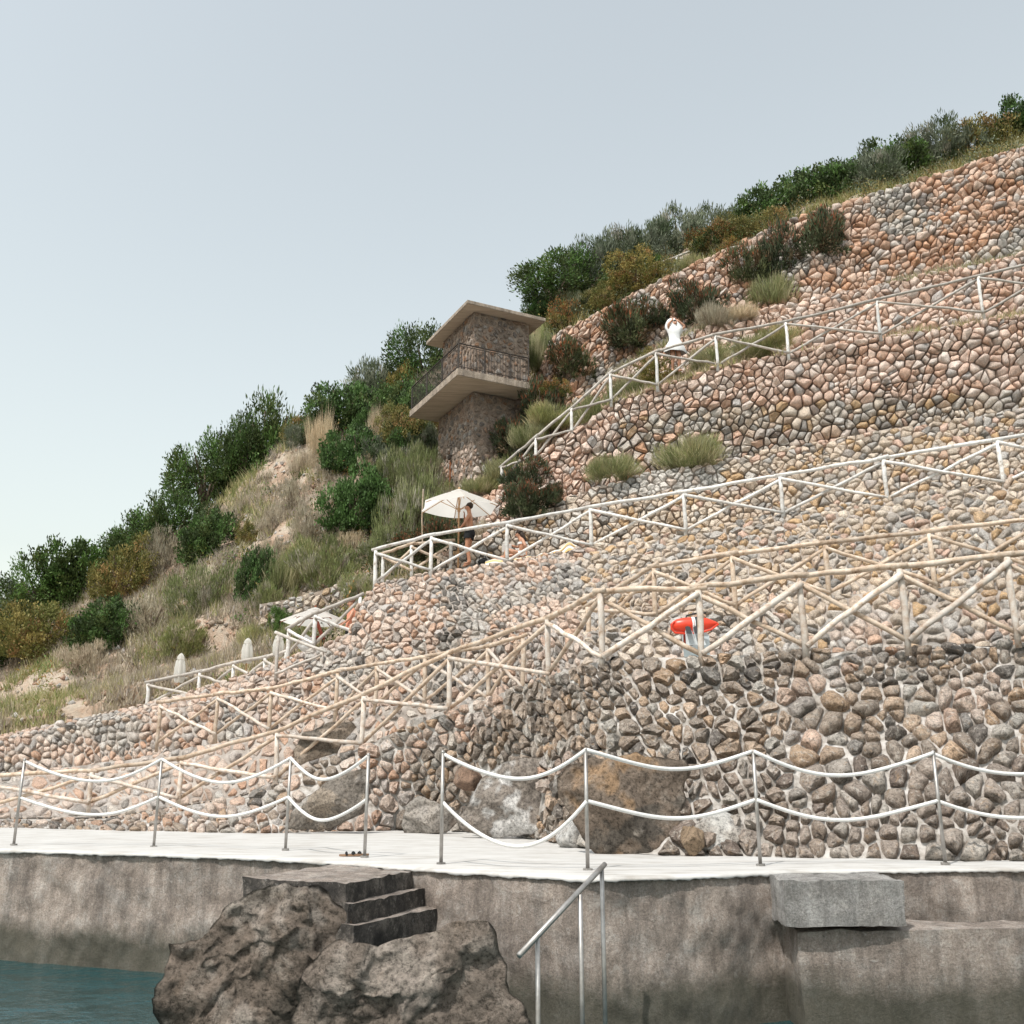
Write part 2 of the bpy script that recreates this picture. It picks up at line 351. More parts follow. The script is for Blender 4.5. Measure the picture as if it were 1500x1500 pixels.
def lay_stones(root, S, w, h, palf, smat, gap=.018, relief=.30, top=.05, holes=(), K=8, quota=300, jit=.36, drop=.14, hlim=None, flip=None, minpx=8.5, sink=.10):
    polys = cells(S.U, S.h, w, h, jit, drop, top)
    recs = []
    for p in polys:
        r = ring_pts(p, K, gap * random.uniform(.3, 1.6), .95 if sink > .12 else .88)
        if r is not None: recs.append(r)
    cu = np.array([r[0] for r in recs]); P0 = S.at(cu[:, 0], cu[:, 1]); px, py, dd = proj(P0)
    keep = [i for i in range(len(recs)) if not inpoly_any(px[i], py[i], holes)]
    # all vertices in one go: rings at 1.0 (buried), .98, .74 and a centre
    n = len(keep); UU = np.zeros((n, 3 * K + 1)); VV = UU.copy(); HH = UU.copy()
    for q, i in enumerate(keep):
        c, ring, area, mean = recs[i]; d = ring - c
        sz = min(math.sqrt(area), .55); hh = relief * sz * random.uniform(.55, 1.25); tu, tv = random.uniform(-.35, .35), random.uniform(-.25, .45)
        for k, (sc, hk) in enumerate(((1.0, -.08), (.97, .0), (random.uniform(.66, .8), 1.0))):
            pt = c + d * (sc if k < 2 else sc * rng.uniform(.72, 1.18, (K, 1)))
            UU[q, k*K:(k+1)*K] = pt[:, 0]; VV[q, k*K:(k+1)*K] = pt[:, 1]
            if k == 0: HH[q, :K] = -sink
            elif k == 1: HH[q, K:2*K] = hh * rng.uniform(.05, .65, K)
            else: HH[q, 2*K:3*K] = hh * rng.uniform(.6, 1.15, K) + (d[:, 0] * tu + d[:, 1] * tv)
        off = d.mean(0) + rng.uniform(-.2, .2, 2) * mean
        UU[q, -1] = c[0] + off[0]; VV[q, -1] = c[1] + off[1]; HH[q, -1] = hh * random.uniform(.9, 1.25)
    V = S.at(UU, VV, HH)
    F_ = []
    for k in range(2):
        for j in range(K):
            a, b = k * K + j, k * K + (j + 1) % K
            F_ += [(a, b, b + K), (a, b + K, a + K)] if (j + k) % 2 else [(a, b, a + K), (b, b + K, a + K)]
    F_ += [(2 * K + j, 2 * K + (j + 1) % K, 3 * K) for j in range(K)]
    A = V[:, 1] - V[:, 0]
    kx, ky = px[keep], py[keep]
    pals = [palf(x, y) for x, y in zip(kx, ky)]
    colr = np.array([blend(p, 1)[0] for p in pals])
    vcol = colr[:, None, :] * rng.uniform(.86, 1.12, (n, 3 * K + 1, 1))
    sizepx = np.array([math.sqrt(recs[i][2]) * F / dd[i] for i in keep])
    inview = (kx > 348) & (kx < 1152) & (ky > 190) & (ky < 1335)
    order = sorted([q for q in range(n) if inview[q] and sizepx[q] > minpx], key=lambda q: -sizepx[q])[:quota]
    parts = set(order)
    for q in order:
        c = Vector(V[q].mean(0)); mesh_obj('stone', V[q], F_, smat, root, vcol[q], loc=c)
    rest = [q for q in range(n) if q not in parts]
    if rest:
        VR = V[rest].reshape(-1, 3); CR = vcol[rest].reshape(-1, 3); m = 3 * K + 1
        Fa = np.array(F_)[None] + (np.arange(len(rest)) * m)[:, None, None]
        me = bpy.data.meshes.new('small_stones'); Fa = Fa.reshape(-1, 3)
        me.vertices.add(len(VR)); me.vertices.foreach_set('co', VR.ravel())
        me.loops.add(Fa.size); me.loops.foreach_set('vertex_index', Fa.ravel())
        me.polygons.add(len(Fa)); me.polygons.foreach_set('loop_start', np.arange(0, Fa.size, 3)); me.polygons.foreach_set('loop_total', np.full(len(Fa), 3))
        me.update(); me.validate()
        a = me.color_attributes.new('col', 'FLOAT_COLOR', 'POINT'); cc = np.ones((len(VR), 4), np.float32); cc[:, :3] = CR
        a.data.foreach_set('color', cc.ravel()); me.materials.append(smat)
        o = bpy.data.objects.new('small_stones', me); COL.objects.link(o); o['kind'] = 'stuff'; attach(o, root)
    return n, len(order)

def mortar(root, S, mat_, du=.07, dv=.07, off=0.0, rough=.02):
    nu = max(4, int(S.U / du)); nv = max(3, int(S.H.max() / dv))
    u = np.linspace(0, S.U, nu); w = np.linspace(0, 1, nv)
    UU, WW = np.meshgrid(u, w); VV = WW * S.h(UU); f_ = S.fine; S.fine = 0; p = S.at(UU, VV, off - .001 + np.minimum(0, 0) + rough * pnoise(UU * 4.5, VV * 5, 0, S.seed + 9, 4) - abs(rough) * .3, smoothn=False); p[0] = S.raw(UU[0], VV[0]); S.fine = f_
    v = p.reshape(-1, 3); f = [(j*nu+i, j*nu+i+1, (j+1)*nu+i+1, (j+1)*nu+i) for j in range(nv-1) for i in range(nu-1)]
    return mesh_obj('mortar', v, f, mat_, root, smooth=True)

def wall(name, bot, topc, x0, x1, label, w, h, palf, smat, mmat, amp=.12, seed=1, fine=.02, moff=0.0, mrough=.03, **kw):
    S = Surf(bot, topc, x0, x1, amp, seed, fine)
    root = empty(name, Vector(S.B[len(S.B)//2]), label, 'stone wall'); root['kind'] = 'thing'
    mortar(root, S, mmat, off=moff, rough=mrough)
    r = lay_stones(root, S, w, h, palf, smat, **kw)
    print('WALL', name, 'U', round(S.U, 1), 'H', round(float(S.H.max()), 2), 'stones', r)
    return root, S

def wv(px, py, a=1.0, s=0): return float(pnoise(px / 70.0 * a, py / 55.0 * a, 0, 20 + s, 2))

# boulders sit in the foot of the lowest wall: (px, py, rx, ry)
HOLES0 = [(912,1184,92,68),(742,1168,68,56),(488,1172,56,34),(630,1195,38,22),(475,1086,42,22),(842,1226,20,22)]

def pal_low(px, py):
    if py > 1110 and px > 1000: return [(3,(.42,.35,.30)),(2,(.34,.27,.22)),(1.5,(.50,.45,.40)),(1,(.24,.19,.16))]
    if wv(px, py, 1, 1) > .35: return PINKM
    if px < 440: return PINKM + BROWN
    return BROWN
def pal_mid(px, py):
    if random.random() < 1.1 - abs(px - 660 - (890 - py) * .1) / (30 + 12 * wv(px, py, 2)) and py > 845: return DARK + GREY
    if px > 850 and py < 900: return BEIGE
    if px > 850 and py > 900 and wv(px, py, 1.2, 4) > -.1: return GREY + BEIGE
    if py > 940 and px > 600: return GREY + PINKM
    if wv(px, py, 1.4, 2) > .45: return GREY
    return PINKM
def pal_c(px, py):
    if py < 722 + (1000 - px) * .03 and px < 1060: return PALEG
    if px < 860: return PALEG + BEIGE
    return BEIGE
def pal_d(px, py):
    edge = 585 + (1147 - px) * .06
    if px > 985 and py > 632 : return SALMON + GREY
    if py < edge + 10 or px < 905: return SALMON
    if py < 640: return GREY + BEIGE
    return GREY + ORANGE
def pal_up(px, py):
    if wv(px, py, 1.2, 6) > .4: return GREY
    return ORANGE

wall('lower_retaining_wall', L0, L1, -250, 1750, 'lowest wall of dark brown stones in white mortar rising from the white deck', .245, .175, pal_low, M['stone_low'], M['mortar_white'], .16, 1, .035, holes=HOLES0, relief=.60, gap=.008, quota=300, top=.04, drop=.14, mrough=.06, moff=-.012, K=10)
wall('ramp_side_wall', L1i, L3, -250, 790, 'low strip of rubble wall between the two driftwood railings at lower left', .30, .2, pal_mid, M['stone'], M['mortar_grey'], .06, 2, .03, relief=.3, gap=.02, quota=120, holes=HOLES0)
wall('middle_retaining_wall', W2b, L4, -250, 1750, 'middle wall of pinkish and grey stones in grey mortar behind the driftwood railings', .23, .155, pal_mid, M['stone'], M['mortar_grey'], .16, 3, .03, moff=-.01, mrough=.06, relief=.55, gap=.008, quota=300, drop=.2, K=9)
wall('bulging_retaining_wall', L4i, L5, -250, 1750, 'bulging pinkish stone wall below the white railing and the standing man', .235, .16, pal_mid, M['stone'], M['mortar_grey'], .24, 4, .04, moff=-.01, mrough=.06, relief=.55, gap=.008, quota=300, drop=.2, K=9)
wall('beige_terrace_wall', L5i, L7, 640, 1750, 'beige and pale grey dry stone wall behind the sunbathing woman', .25, .175, pal_c, M['stone'], M['mortar_tan'], .14, 5, .02, relief=.55, gap=.009, quota=300, moff=-.06, mrough=.03, sink=.14)
wall('salmon_retaining_wall', L7i, L8, 700, 1750, 'salmon pink dry stone wall carrying the upper white railing', .35, .17, pal_d, M['stone_pale'], M['mortar_dark'], .16, 6, .015, relief=.55, gap=.009, quota=300, moff=-.06, mrough=.03, sink=.14,
     holes=[(1098,574,5,9)])
wall('upper_terrace_wall', L8i, L9, 740, 1750, 'stone wall directly behind the person in white on the upper path', .36, .175, lambda x, y: SALMON if x > 1010 else ORANGE + SALMON, M['stone_pale'], M['mortar_dark'], .14, 7, .015, relief=.55, gap=.009, quota=300, moff=-.06, mrough=.03, sink=.14)
wall('topmost_terrace_wall', L9i, L10, 778, 1750, 'highest rust coloured stone wall below the skyline hedge', .35, .17, pal_up, M['stone_pale'], M['mortar_dark'], .16, 8, .015, relief=.55, gap=.009, quota=300, moff=-.06, mrough=.03, sink=.14)

def floor(a, b, name, mat_, dz=-.03, ins=.06):
    a = back(a, ins); a[:, 2] += dz; b = back(b, .25); b[:, 2] += dz
    o = sheet(name, [a, (a + b) / 2, b], mat_); return tag(o, kind='structure')
floor(L1, L1i, 'ramp', M['path']); k = XS < 800
floor(L3[k], back(L3, 1.7)[k], 'ramp', M['path'], -.02)
kk = XS >= 780; floor(L1[kk], W2b[kk], 'ramp', M['path'], -.045)
k4 = XS > 815; floor(L4[k4], L4i[k4], 'path', M['path'])
floor(L5, L5i, 'terrace', M['path'])
for C_, D_, x_, n_ in ((L7, L7i, 640, 'terrace'), (L8, L8i, 700, 'path'), (L9, L9i, 740, 'terrace')):
    q_ = XS >= x_; floor(C_[q_], D_[q_], n_, M['earth'])

# ---------------------------------------------------------------- hillside behind and beside the walls
def hillrow(pts): return contour(pts)
xk = XS <= 770
r0 = back(L5i, .1); r0b = contour([(-250,1100,31),(353,955,29),(500,905,28.6),(620,832,29.4),(700,800,31.5),(770,770,34)]); 
r1 = contour([(-250,1080,33),(200,985,31.5),(353,932,31),(450,890,31),(550,845,31),(640,808,31.2),(700,785,32.8),(770,765,34.5)])
r2 = contour([(-250,1045,38),(200,900,35.5),(353,835,34.2),(450,805,33.8),(550,775,33.4),(640,738,33.4),(700,714,34.0),(770,690,35.2)])
r3 = contour([(-250,1015,42),(200,850,39),(353,775,37.5),(450,705,37),(550,680,36.6),(640,645,37.2),(700,630,38),(770,590,39)])
r4 = contour([(-250,985,46),(150,850,43),(300,760,41),(353,715,41),(400,680,41),(450,636,41.5),(550,600,42),(640,540,42.5),(700,515,43),(770,480,43)])
r5 = back(r4, 14); r5[:, 2] -= 3
def dense(rows, k, amp, seed, name, mat_, sub=7):
    rows = [r[k] for r in rows]; n0 = len(rows[0]); xi = np.linspace(0, n0 - 1, (n0 - 1) * 3 + 1)
    rr = []
    for r in rows: rr.append(np.stack([np.interp(xi, np.arange(n0), r[:, c]) for c in range(3)], 1))
    out = []
    for j in range(len(rr) - 1):
        for q in range(sub):
            out.append(rr[j] + (rr[j + 1] - rr[j]) * q / sub)
    out.append(rr[-1]); g = np.array(out)
    d = amp * pnoise(g[..., 0] * .7, g[..., 2] * 1.0, g[..., 1] * .5, seed, 4)
    env = np.ones(len(out)); env[:2] = .1
    d *= env[:, None]; g[..., 2] += d * .7; g[..., 1] -= d * .7
    return tag(sheet(name, list(g), mat_), kind='structure')
dense([r0, r0b, r1, r2, r3, r4, r5], xk, .55, 31, 'hillside', M['earth'])
s0 = back(L10, .3); s0[:, 2] -= .05
s1 = contour([(775,470,39),(800,440,39),(870,412,40),(960,375,41),(1060,340,41),(1147,312,41),(1500,205,40),(1750,140,40)])
s2 = back(s1, 15)
dense([s0, s1, s2], XS >= 770, .3, 33, 'hilltop', M['earth'])

STACK = [L0, L1, L1i, W2b, L4, L4i, L5, L5i, L7, L7i, L8, L8i, L9, L9i, L10, s1]
HSTACK = [r0b, r1, r2, r3, r4]
def depth_on(stack, px, py):
    pr = []
    for C in stack:
        v = np.array([[np.interp(px, XS, C[:, c]) for c in range(3)]]); x, y, d = proj(v); pr.append((float(y[0]), float(d[0])))
    for (ya, ta), (yb, tb) in zip(pr, pr[1:]):
        if yb <= py <= ya: return ta + (tb - ta) * (ya - py) / max(ya - yb, 1e-6)
    return pr[0][1] if py > pr[0][0] else pr[-1][1]
def on_hill(px, py): return P(px, py, depth_on(HSTACK, px, py))
def on_wall(px, py): return P(px, py, depth_on(STACK, px, py))

# ---------------------------------------------------------------- deck, quay face, steps, sea
M['deck'] = noisy('white_deck_paint', [(.36, .335, .305), (.50, .485, .465), (.565, .555, .54)], 1.6, 6, .7, .5, .01, 9, .3, stretch=(1, 3, 1))
def concrete_mat(name, cols, dark=(.035, .03, .027), thr=(.50, .62)):
    m, nt, bs = mat(name)
    n1 = noise_n(nt, 3.5, 9, .8); n2 = noise_n(nt, 48, 8, .9); n3 = noise_n(nt, 1.3, 5, .7)
    c = ramp(nt, n1, [(.32 + .36 * i / (len(cols) - 1), c) for i, c in enumerate(cols)])
    c = mix(nt, c, ramp(nt, n2, [(.36, .42), (.5, .95), (.64, 1.35)]), 1.0, 'MULTIPLY')
    g = nt.nodes.new('ShaderNodeNewGeometry'); mp = N(nt, 'ShaderNodeMapping', Scale=(5, 5, .7)); nt.links.new(g.outputs['Position'], mp.inputs[0])
    n5 = noise_n(nt, 1.0, 7, .7, mp.outputs[0]); c = mix(nt, c, ramp(nt, n5, [(.36, .62), (.52, 1.0), (.66, 1.28)]), 1.0, 'MULTIPLY')
    n6 = noise_n(nt, 11, 8, .8); c = mix(nt, c, (.58, .54, .50), mix_fac(nt, ramp(nt, n6, [(.57, 0), (.63, 1)]), .5))
    c = mix(nt, c, dark, mix_fac(nt, ramp(nt, n3, [(thr[0], 0), (thr[1], 1)]), .35))
    nt.links.new(c, bs.inputs['Base Color']); bs.inputs['Roughness'].default_value = .9
    bump(nt, bs, mix(nt, n6, n2, .4), 1, .05); return m
M['quay'] = concrete_mat('stained_quay_concrete', [(.25, .20, .165), (.39, .325, .28), (.50, .455, .415)])
def tide_band(m, z0=-.98, z1=-.72):
    nt = m.node_tree; bs = nt.nodes['Principled BSDF']; src = bs.inputs['Base Color'].links[0].from_socket
    g = nt.nodes.new('ShaderNodeNewGeometry'); sp = nt.nodes.new('ShaderNodeSeparateXYZ'); nt.links.new(g.outputs['Position'], sp.inputs[0])
    ad = N(nt, 'ShaderNodeMath', operation='MULTIPLY_ADD'); nt.links.new(noise_n(nt, 2.5, 6, .7), ad.inputs[0]); ad.inputs[1].default_value = .5; nt.links.new(sp.outputs[2], ad.inputs[2])
    mr = N(nt, 'ShaderNodeMapRange'); nt.links.new(ad.outputs[0], mr.inputs[0]); mr.inputs[1].default_value = z0 + .25; mr.inputs[2].default_value = z1 + .25; mr.inputs[3].default_value = .8; mr.inputs[4].default_value = 0
    nt.links.new(mix(nt, src, (.045, .048, .03), mr.outputs[0]), bs.inputs['Base Color'])
tide_band(M['quay'])
M['algae'] = concrete_mat('black_weathered_concrete', [(.02, .018, .016), (.04, .035, .031), (.10, .088, .077), (.30, .26, .225), (.36, .32, .28)], thr=(.40, .5))
M['block'] = concrete_mat('grey_concrete_block', [(.24, .22, .20), (.38, .36, .34), (.46, .445, .43)], thr=(.5, .65))
EDGE = contour([(-250,1236),(353,1254),(500,1262),(600,1270),(645,1273),(760,1279),(868,1286),(930,1284),(1060,1280),(1147,1275),(1750,1268)], z0=0.0)
EDGE[:, 1] += pnoise(EDGE[:, 0] * 3, EDGE[:, 1] * 0, 0, 51) * .03
def deck():
    xi = np.linspace(0, len(XS) - 1, 900)
    e = np.stack([np.interp(xi, np.arange(len(XS)), EDGE[:, c]) for c in range(3)], 1)
    b = np.stack([np.interp(xi, np.arange(len(XS)), back(L0, .8)[:, c]) for c in range(3)], 1)
    e[:, 1] += pnoise(e[:, 0] * 14, 0 * e[:, 0], 0, 52, 4) * .008
    rows = []
    dr = e.copy(); dr[:, 1] -= .012; dr[:, 2] = -.03 - .035 * np.abs(pnoise(e[:, 0] * 7, 0 * e[:, 0], 0, 53, 4)); dr2 = dr.copy(); dr2[:, 1] += .05; dr2[:, 2] -= .004
    e2 = e.copy(); e2[:, 2] = -.012
    e3 = e.copy(); e3[:, 1] += .03; e3[:, 2] = .0
    rows = [dr2, dr, e2, e3]
    for f in np.linspace(.08, 1, 14):
        r = e3 + (b - e3) * f; r[:, 2] = .012 * pnoise(r[:, 0] * 1.2, r[:, 1] * 1.5, 0, 54) * min(1, f * 4) * (1 if f < 1 else 0); rows.append(r)
    return tag(sheet('quay_deck', rows, M['deck']), kind='structure')
deck()
def quay_face():
    xi = np.linspace(0, len(XS) - 1, 1300)
    e = np.stack([np.interp(xi, np.arange(len(XS)), EDGE[:, c]) for c in range(3)], 1)
    rows = []
    for z in np.linspace(-.02, -1.9, 42):
        r = e.copy(); r[:, 2] = z
        px = proj(r)[0]
        d = .02 * pnoise(r[:, 0] * 5, z * 6 + 0 * r[:, 0], 0, 55, 4) + .045 * pnoise(r[:, 0] * 1.5, z * 2.5 + 0 * r[:, 0], 0, 56, 4)
        r[:, 1] -= np.maximum(d, -.05) * min(1, -z * 8) + (-z) * .04; r[:, 1] += .03; rows.append(r)
    return tag(sheet('quay_face', rows, M['quay']), kind='structure')
quay_face()

def slab_between(name, quad, z0, z1, mtop, parent=None, rough=.03, n=18, mface=None, label=None):
    """a cast block: quad = four (x, y) corners, subdivided and roughened on every side"""
    q = [Vector((a, b, 0)) for a, b in quad]; me_v = []; me_f = []; fm = []
    def face(c0, c1, c2, c3, nu, nv, mi):
        base = len(me_v)
        for j in range(nv + 1):
            for i in range(nu + 1):
                a = c0.lerp(c1, i / nu); b = c3.lerp(c2, i / nu); me_v.append(a.lerp(b, j / nv))
        for j in range(nv):
            for i in range(nu):
                a = base + j * (nu + 1) + i; me_f.append((a, a + 1, a + nu + 2, a + nu + 1)); fm.append(mi)
    up = [Vector((v.x, v.y, z1)) for v in q]; lo = [Vector((v.x, v.y, z0)) for v in q]
    face(*up, n, n, 0)
    for i in range(4): face(lo[i], lo[(i+1)%4], up[(i+1)%4], up[i], n, max(3, n // 2), 1)
    c = sum(q, Vector()) / 4
    out = []
    for v in me_v:
        d = Vector((mnoise.noise(v * 4), mnoise.noise(v * 4 + Vector((9, 3, 1))), mnoise.noise(v * 5 + Vector((2, 7, 5))))) * rough
        d += Vector((mnoise.noise(v * 15), mnoise.noise(v * 15 + Vector((9, 3, 1))), mnoise.noise(v * 15 + Vector((2, 7, 5))))) * rough * .5
        out.append(v + d)
    o = mesh_obj(name, out, me_f, None, parent); o.data.materials.append(mtop); o.data.materials.append(mface or mtop)
    o.data.polygons.foreach_set('material_index', fm); o.data.shade_smooth() 
    return o
def xy(px, py, z): v = Pz(px, py, z); return (v.x, v.y)
def ahead(p, q, k): return (p[0] + (q[0] - p[0]) * k, p[1] + (q[1] - p[1]) * k)
steps = empty('concrete_steps', Pz(520, 1300, -.1), 'worn concrete steps with black weathered risers going down in front of the quay', 'steps')
ztop = [-.035, -.19, -.35]
ends = [((622,1275),(508,1294)), ((650,1300),(512,1324)), ((668,1329),(520,1356)), ((690,1360),(530,1392)), ((712,1394),(540,1430)), ((735,1430),(550,1470))]
for si, ((a, b), z) in enumerate(zip(ends, ztop)):
    A = xy(*a, z); B = xy(*b, z); A = (A[0] + .0, A[1] + .25)
    dx, dy = -.93, .30                     # treads run away to the left
    C = (B[0] - 1.0, B[1] + .5); D = (A[0] - 1.0, A[1] + .5)
    slab_between('step', [A, D, C, B][::-1], z - .5, z, M['quay'], steps, .020, 22, M['algae'])
def rock_mesh(seed, r, sub=4, planes=14, rough=.05, sq=(1, 1, 1)):
    rnd = random.Random(seed); bm = bmesh.new(); bmesh.ops.create_icosphere(bm, subdivisions=sub, radius=1)
    pl = []
    for _ in range(planes):
        n = Vector((rnd.gauss(0, 1), rnd.gauss(0, 1), rnd.gauss(0, .8))).normalized(); pl.append((n, rnd.uniform(.62, .92)))
    o = Vector((rnd.uniform(0, 50), rnd.uniform(0, 50), 3))
    for v in bm.verts:
        p = v.co.copy()
        for n, d in pl:
            k = p.dot(n) - d
            if k > 0: p -= n * k * .92
        p *= 1 - rough * 1.3 * abs(mnoise.noise(p * 2.3 + o * 2)) ** .6 * 1.2 + rough * 1.6 * mnoise.noise(p * 1.6 + o) + rough * mnoise.noise(p * 4 + o) + rough * .5 * mnoise.noise(p * 10 + o) + rough * .25 * mnoise.noise(p * 22 + o)
        v.co = Vector((p.x * r[0], p.y * r[1], p.z * r[2]))
    vs = [v.co.copy() for v in bm.verts]; fs = [tuple(v.index for v in f.verts) for f in bm.faces]; bm.free(); return vs, fs
def rock(name, px, py, t, wpx, hpx, depth, seed, colr, label=None, parent=None, mt=None, rz=0, sub=4, rough=.06, cat='boulder', patches=None):
    c = P(px, py, t); k = t / F
    vs, fs = rock_mesh(seed, (wpx * k / 2 * 1.2, depth, hpx * k / 2 * 1.2), sub, rough=rough)
    rot = Matrix.Rotation(rz, 3, 'Y'); vs = [rot @ v + c for v in vs]
    n = len(vs); cc = np.tile(np.array(colr), (n, 1)); a = np.array([[v.x, v.y, v.z] for v in vs])
    if patches:
        f = np.clip((pnoise(a[:, 0] * 2.2, a[:, 2] * 2.2, a[:, 1] * 2, seed, 4) - patches[1]) * 5, 0, 1)[:, None]
        cc = cc * (1 - f) + np.array(patches[0]) * f
    o = mesh_obj(name, vs, fs, mt or M['boulder'], parent, cc, smooth=True, loc=c)
    if label: tag(o, label, cat)
    return o
def outline_rock(name, outline, t, depth, seed, colr, label, cat='boulder', planes=9, rough=.06, patches=None, nr=26, na=120, mt=None, tilt=0.0, lo=.35):
    """a rock with its own outline: a front of flat broken faces and a rounded back"""
    rnd = random.Random(seed); o = Vector((rnd.uniform(0, 50), rnd.uniform(0, 50), 3))
    O = np.array(outline, float); nxt = np.roll(O, -1, 0); seg = np.linalg.norm(nxt - O, axis=1); cum = np.concatenate([[0], np.cumsum(seg)])
    fl = np.vstack([O, O[:1]]); s_ = np.linspace(0, cum[-1], na, endpoint=False); ring = np.stack([np.interp(s_, cum, fl[:, 0]), np.interp(s_, cum, fl[:, 1])], 1)
    c = O.mean(0); sz = np.abs(O - c).max(0); C0 = P(c[0], c[1], t); k = t / F; V = []
    pl = [(rnd.uniform(-1, 1), rnd.uniform(-1, 1), rnd.uniform(lo, 1.0)) for _ in range(planes)]
    def h(qx, qy, f):
        e = math.sqrt(max(0, 1 - (1 - f) ** 2.6)); v = e
        for a, b, d in pl: v = min(v, d + .9 * (a * qx + b * qy))
        return max(v, .12 * e)
    for side in (1, -1):
        for i in range(nr + 1):
            f = i / nr
            for q in ring:
                p = q + (c - q) * f; qx, qy = (p - c) / sz
                hh = depth * h(qx, qy, f) * (1 if side > 0 else .7) * side
                v = C0 + Vector(((p[0] - c[0]) * k, -hh + tilt * qy * depth, -(p[1] - c[1]) * k * 1.02))
                n_ = Vector((mnoise.noise(v * 2.2 + o), mnoise.noise(v * 2.2 + o * 2), mnoise.noise(v * 2.2 + o * 3))) * rough * .9
                w = v * 6 + o; n_ += Vector((mnoise.noise(w), mnoise.noise(w + o), mnoise.noise(w + o * 2))) * rough * .38
                w = v * 15 + o; n_ += Vector((mnoise.noise(w), mnoise.noise(w + o), mnoise.noise(w + o * 2))) * rough * .2
                V.append(v + n_)
    Fs = []; h_ = (nr + 1) * na
    for i in range(nr):
        for j_ in range(na):
            a, b = i * na + j_, i * na + (j_ + 1) % na; Fs += [(a, b, b + na, a + na), (h_ + a, h_ + a + na, h_ + b + na, h_ + b)]
    for j_ in range(na): a, b = j_, (j_ + 1) % na; Fs.append((a, h_ + a, h_ + b, b))
    n = len(V); cc = np.tile(np.array(colr), (n, 1)); a = np.array([[v.x, v.y, v.z] for v in V])
    for q, pt in enumerate(patches or ()):
        f = np.clip((pnoise(a[:, 0] * 2.6, a[:, 2] * 2.6, a[:, 1] * 2, seed + q * 7, 4) - pt[1]) * 6, 0, 1)[:, None]; cc = cc * (1 - f) + np.array(pt[0]) * f
    ob = mesh_obj(name, V, Fs, mt or M['boulder'], None, cc, smooth=True, loc=C0); return tag(ob, label, cat)
outline_rock('boulder', [(820,1137),(834,1119),(860,1111),(905,1109),(955,1111),(1002,1117),(1007,1142),(1001,1178),(993,1216),(986,1243),(958,1253),(915,1253),(870,1242),(846,1218),(838,1190),(820,1166)], 11.5, .62, 5, (.21,.165,.13), 'biggest brown boulder bulging from the foot of the lowest wall', patches=[((.33,.22,.135), .18), ((.11,.095,.08), .3), ((.42,.37,.32), .5)], rough=.085)
outline_rock('boulder', [(668,1200),(690,1168),(704,1142),(728,1120),(768,1108),(800,1114),(814,1140),(810,1168),(803,1204),(790,1218),(745,1224),(700,1222),(674,1212)], 14.65, .62, 9, (.27,.235,.205), 'grey boulder streaked with white lime beside the big brown one', patches=[((.62,.60,.58), .12), ((.15,.13,.115), .5)], rough=.08)
outline_rock('boulder', [(424,1211),(427,1186),(450,1165),(480,1148),(520,1130),(540,1128),(542,1170),(530,1188),(500,1203),(470,1215)], 16.2, .6, 14, (.20,.175,.15), 'dark slanting boulder behind the rope posts at lower left', patches=[((.30,.25,.20), .2), ((.42,.39,.36), .5)], rough=.08)
outline_rock('boulder', [(588,1207),(594,1180),(612,1167),(640,1174),(667,1184),(671,1206),(655,1218),(595,1220)], 16.1, .42, 17, (.33,.30,.27), 'low grey boulder with flat face between the two rope sections', patches=[((.24,.20,.17), .2)], rough=.05)
outline_rock('boulder', [(428,1098),(444,1076),(475,1062),(506,1056),(522,1068),(502,1086),(496,1102),(470,1111),(434,1120)], 18.6, .4, 23, (.38,.31,.25), 'flat tan rock under the lower end of the driftwood railing', patches=[((.18,.155,.13), .2)], rough=.06)
rock('boulder', 838, 1227, 12.5, 42, 48, .3, 25, (.56, .55, .53), 'small white rock at the left foot of the biggest boulder', rough=.05)
rock('boulder', 1060, 1224, 11.25, 84, 54, .35, 28, (.44, .40, .36), 'pale squared boulder right of the biggest one', patches=((.60, .58, .55), .2), rough=.06)
rock('boulder', 1014, 1232, 11.0, 30, 46, .25, 31, (.30, .22, .15), 'small brown stone wedged beside the dark hollow under the wall', rough=.06)
rock('boulder', 688, 1140, 15.2, 40, 34, .35, 33, (.27, .18, .13), 'jutting brown stone throwing a shadow left of the lime streaked boulder', rough=.05)
outline_rock('rock_outcrop', [(290,1372),(335,1340),(385,1312),(430,1302),(475,1312),(504,1334),(520,1380),(560,1460),(560,1540),(300,1540),(235,1480),(250,1380)], 8.1, .5, 43, (.20,.16,.13), 'rough dark brown rock in front of the quay left of the steps', cat='rock', patches=[((.34,.29,.25), .1), ((.10,.085,.07), .35)], rough=.13, nr=34, na=170, planes=14, lo=.25)
outline_rock('rock_outcrop', [(455,1410),(500,1378),(550,1384),(610,1372),(655,1362),(700,1352),(735,1400),(765,1470),(790,1540),(600,1560),(430,1540),(425,1460)], 7.85, .3, 47, (.22,.18,.15), 'craggy rock footing in the water beneath the worn steps', cat='rock', patches=[((.34,.29,.25), .1), ((.10,.085,.07), .3)], rough=.12, nr=34, na=170, planes=14, lo=.25)
# concrete block at the right edge of the quay
bA = xy(1127, 1279, -.01)
blk = slab_between('concrete_block', [(bA[0], bA[1] - .5), (bA[0] + 1.05, bA[1] - .42), (bA[0] + 1.05, bA[1] + .25), (bA[0] + .02, bA[1] + .2)], -.40, -.03, M['block'], None, .02, 20)
qb = slab_between('concrete_ledge', [(bA[0] + .12, bA[1] - .38), (bA[0] + 4.5, bA[1] - .25), (bA[0] + 4.5, bA[1] + .25), (bA[0] + .12, bA[1] + .2)], -1.7, -.44, M['quay'], None, .03, 24)
tag(qb, 'stained concrete ledge under the grey block at the right end of the quay', 'concrete ledge')
tag(blk, 'grey cast concrete block lying against the right end of the quay', 'concrete block')

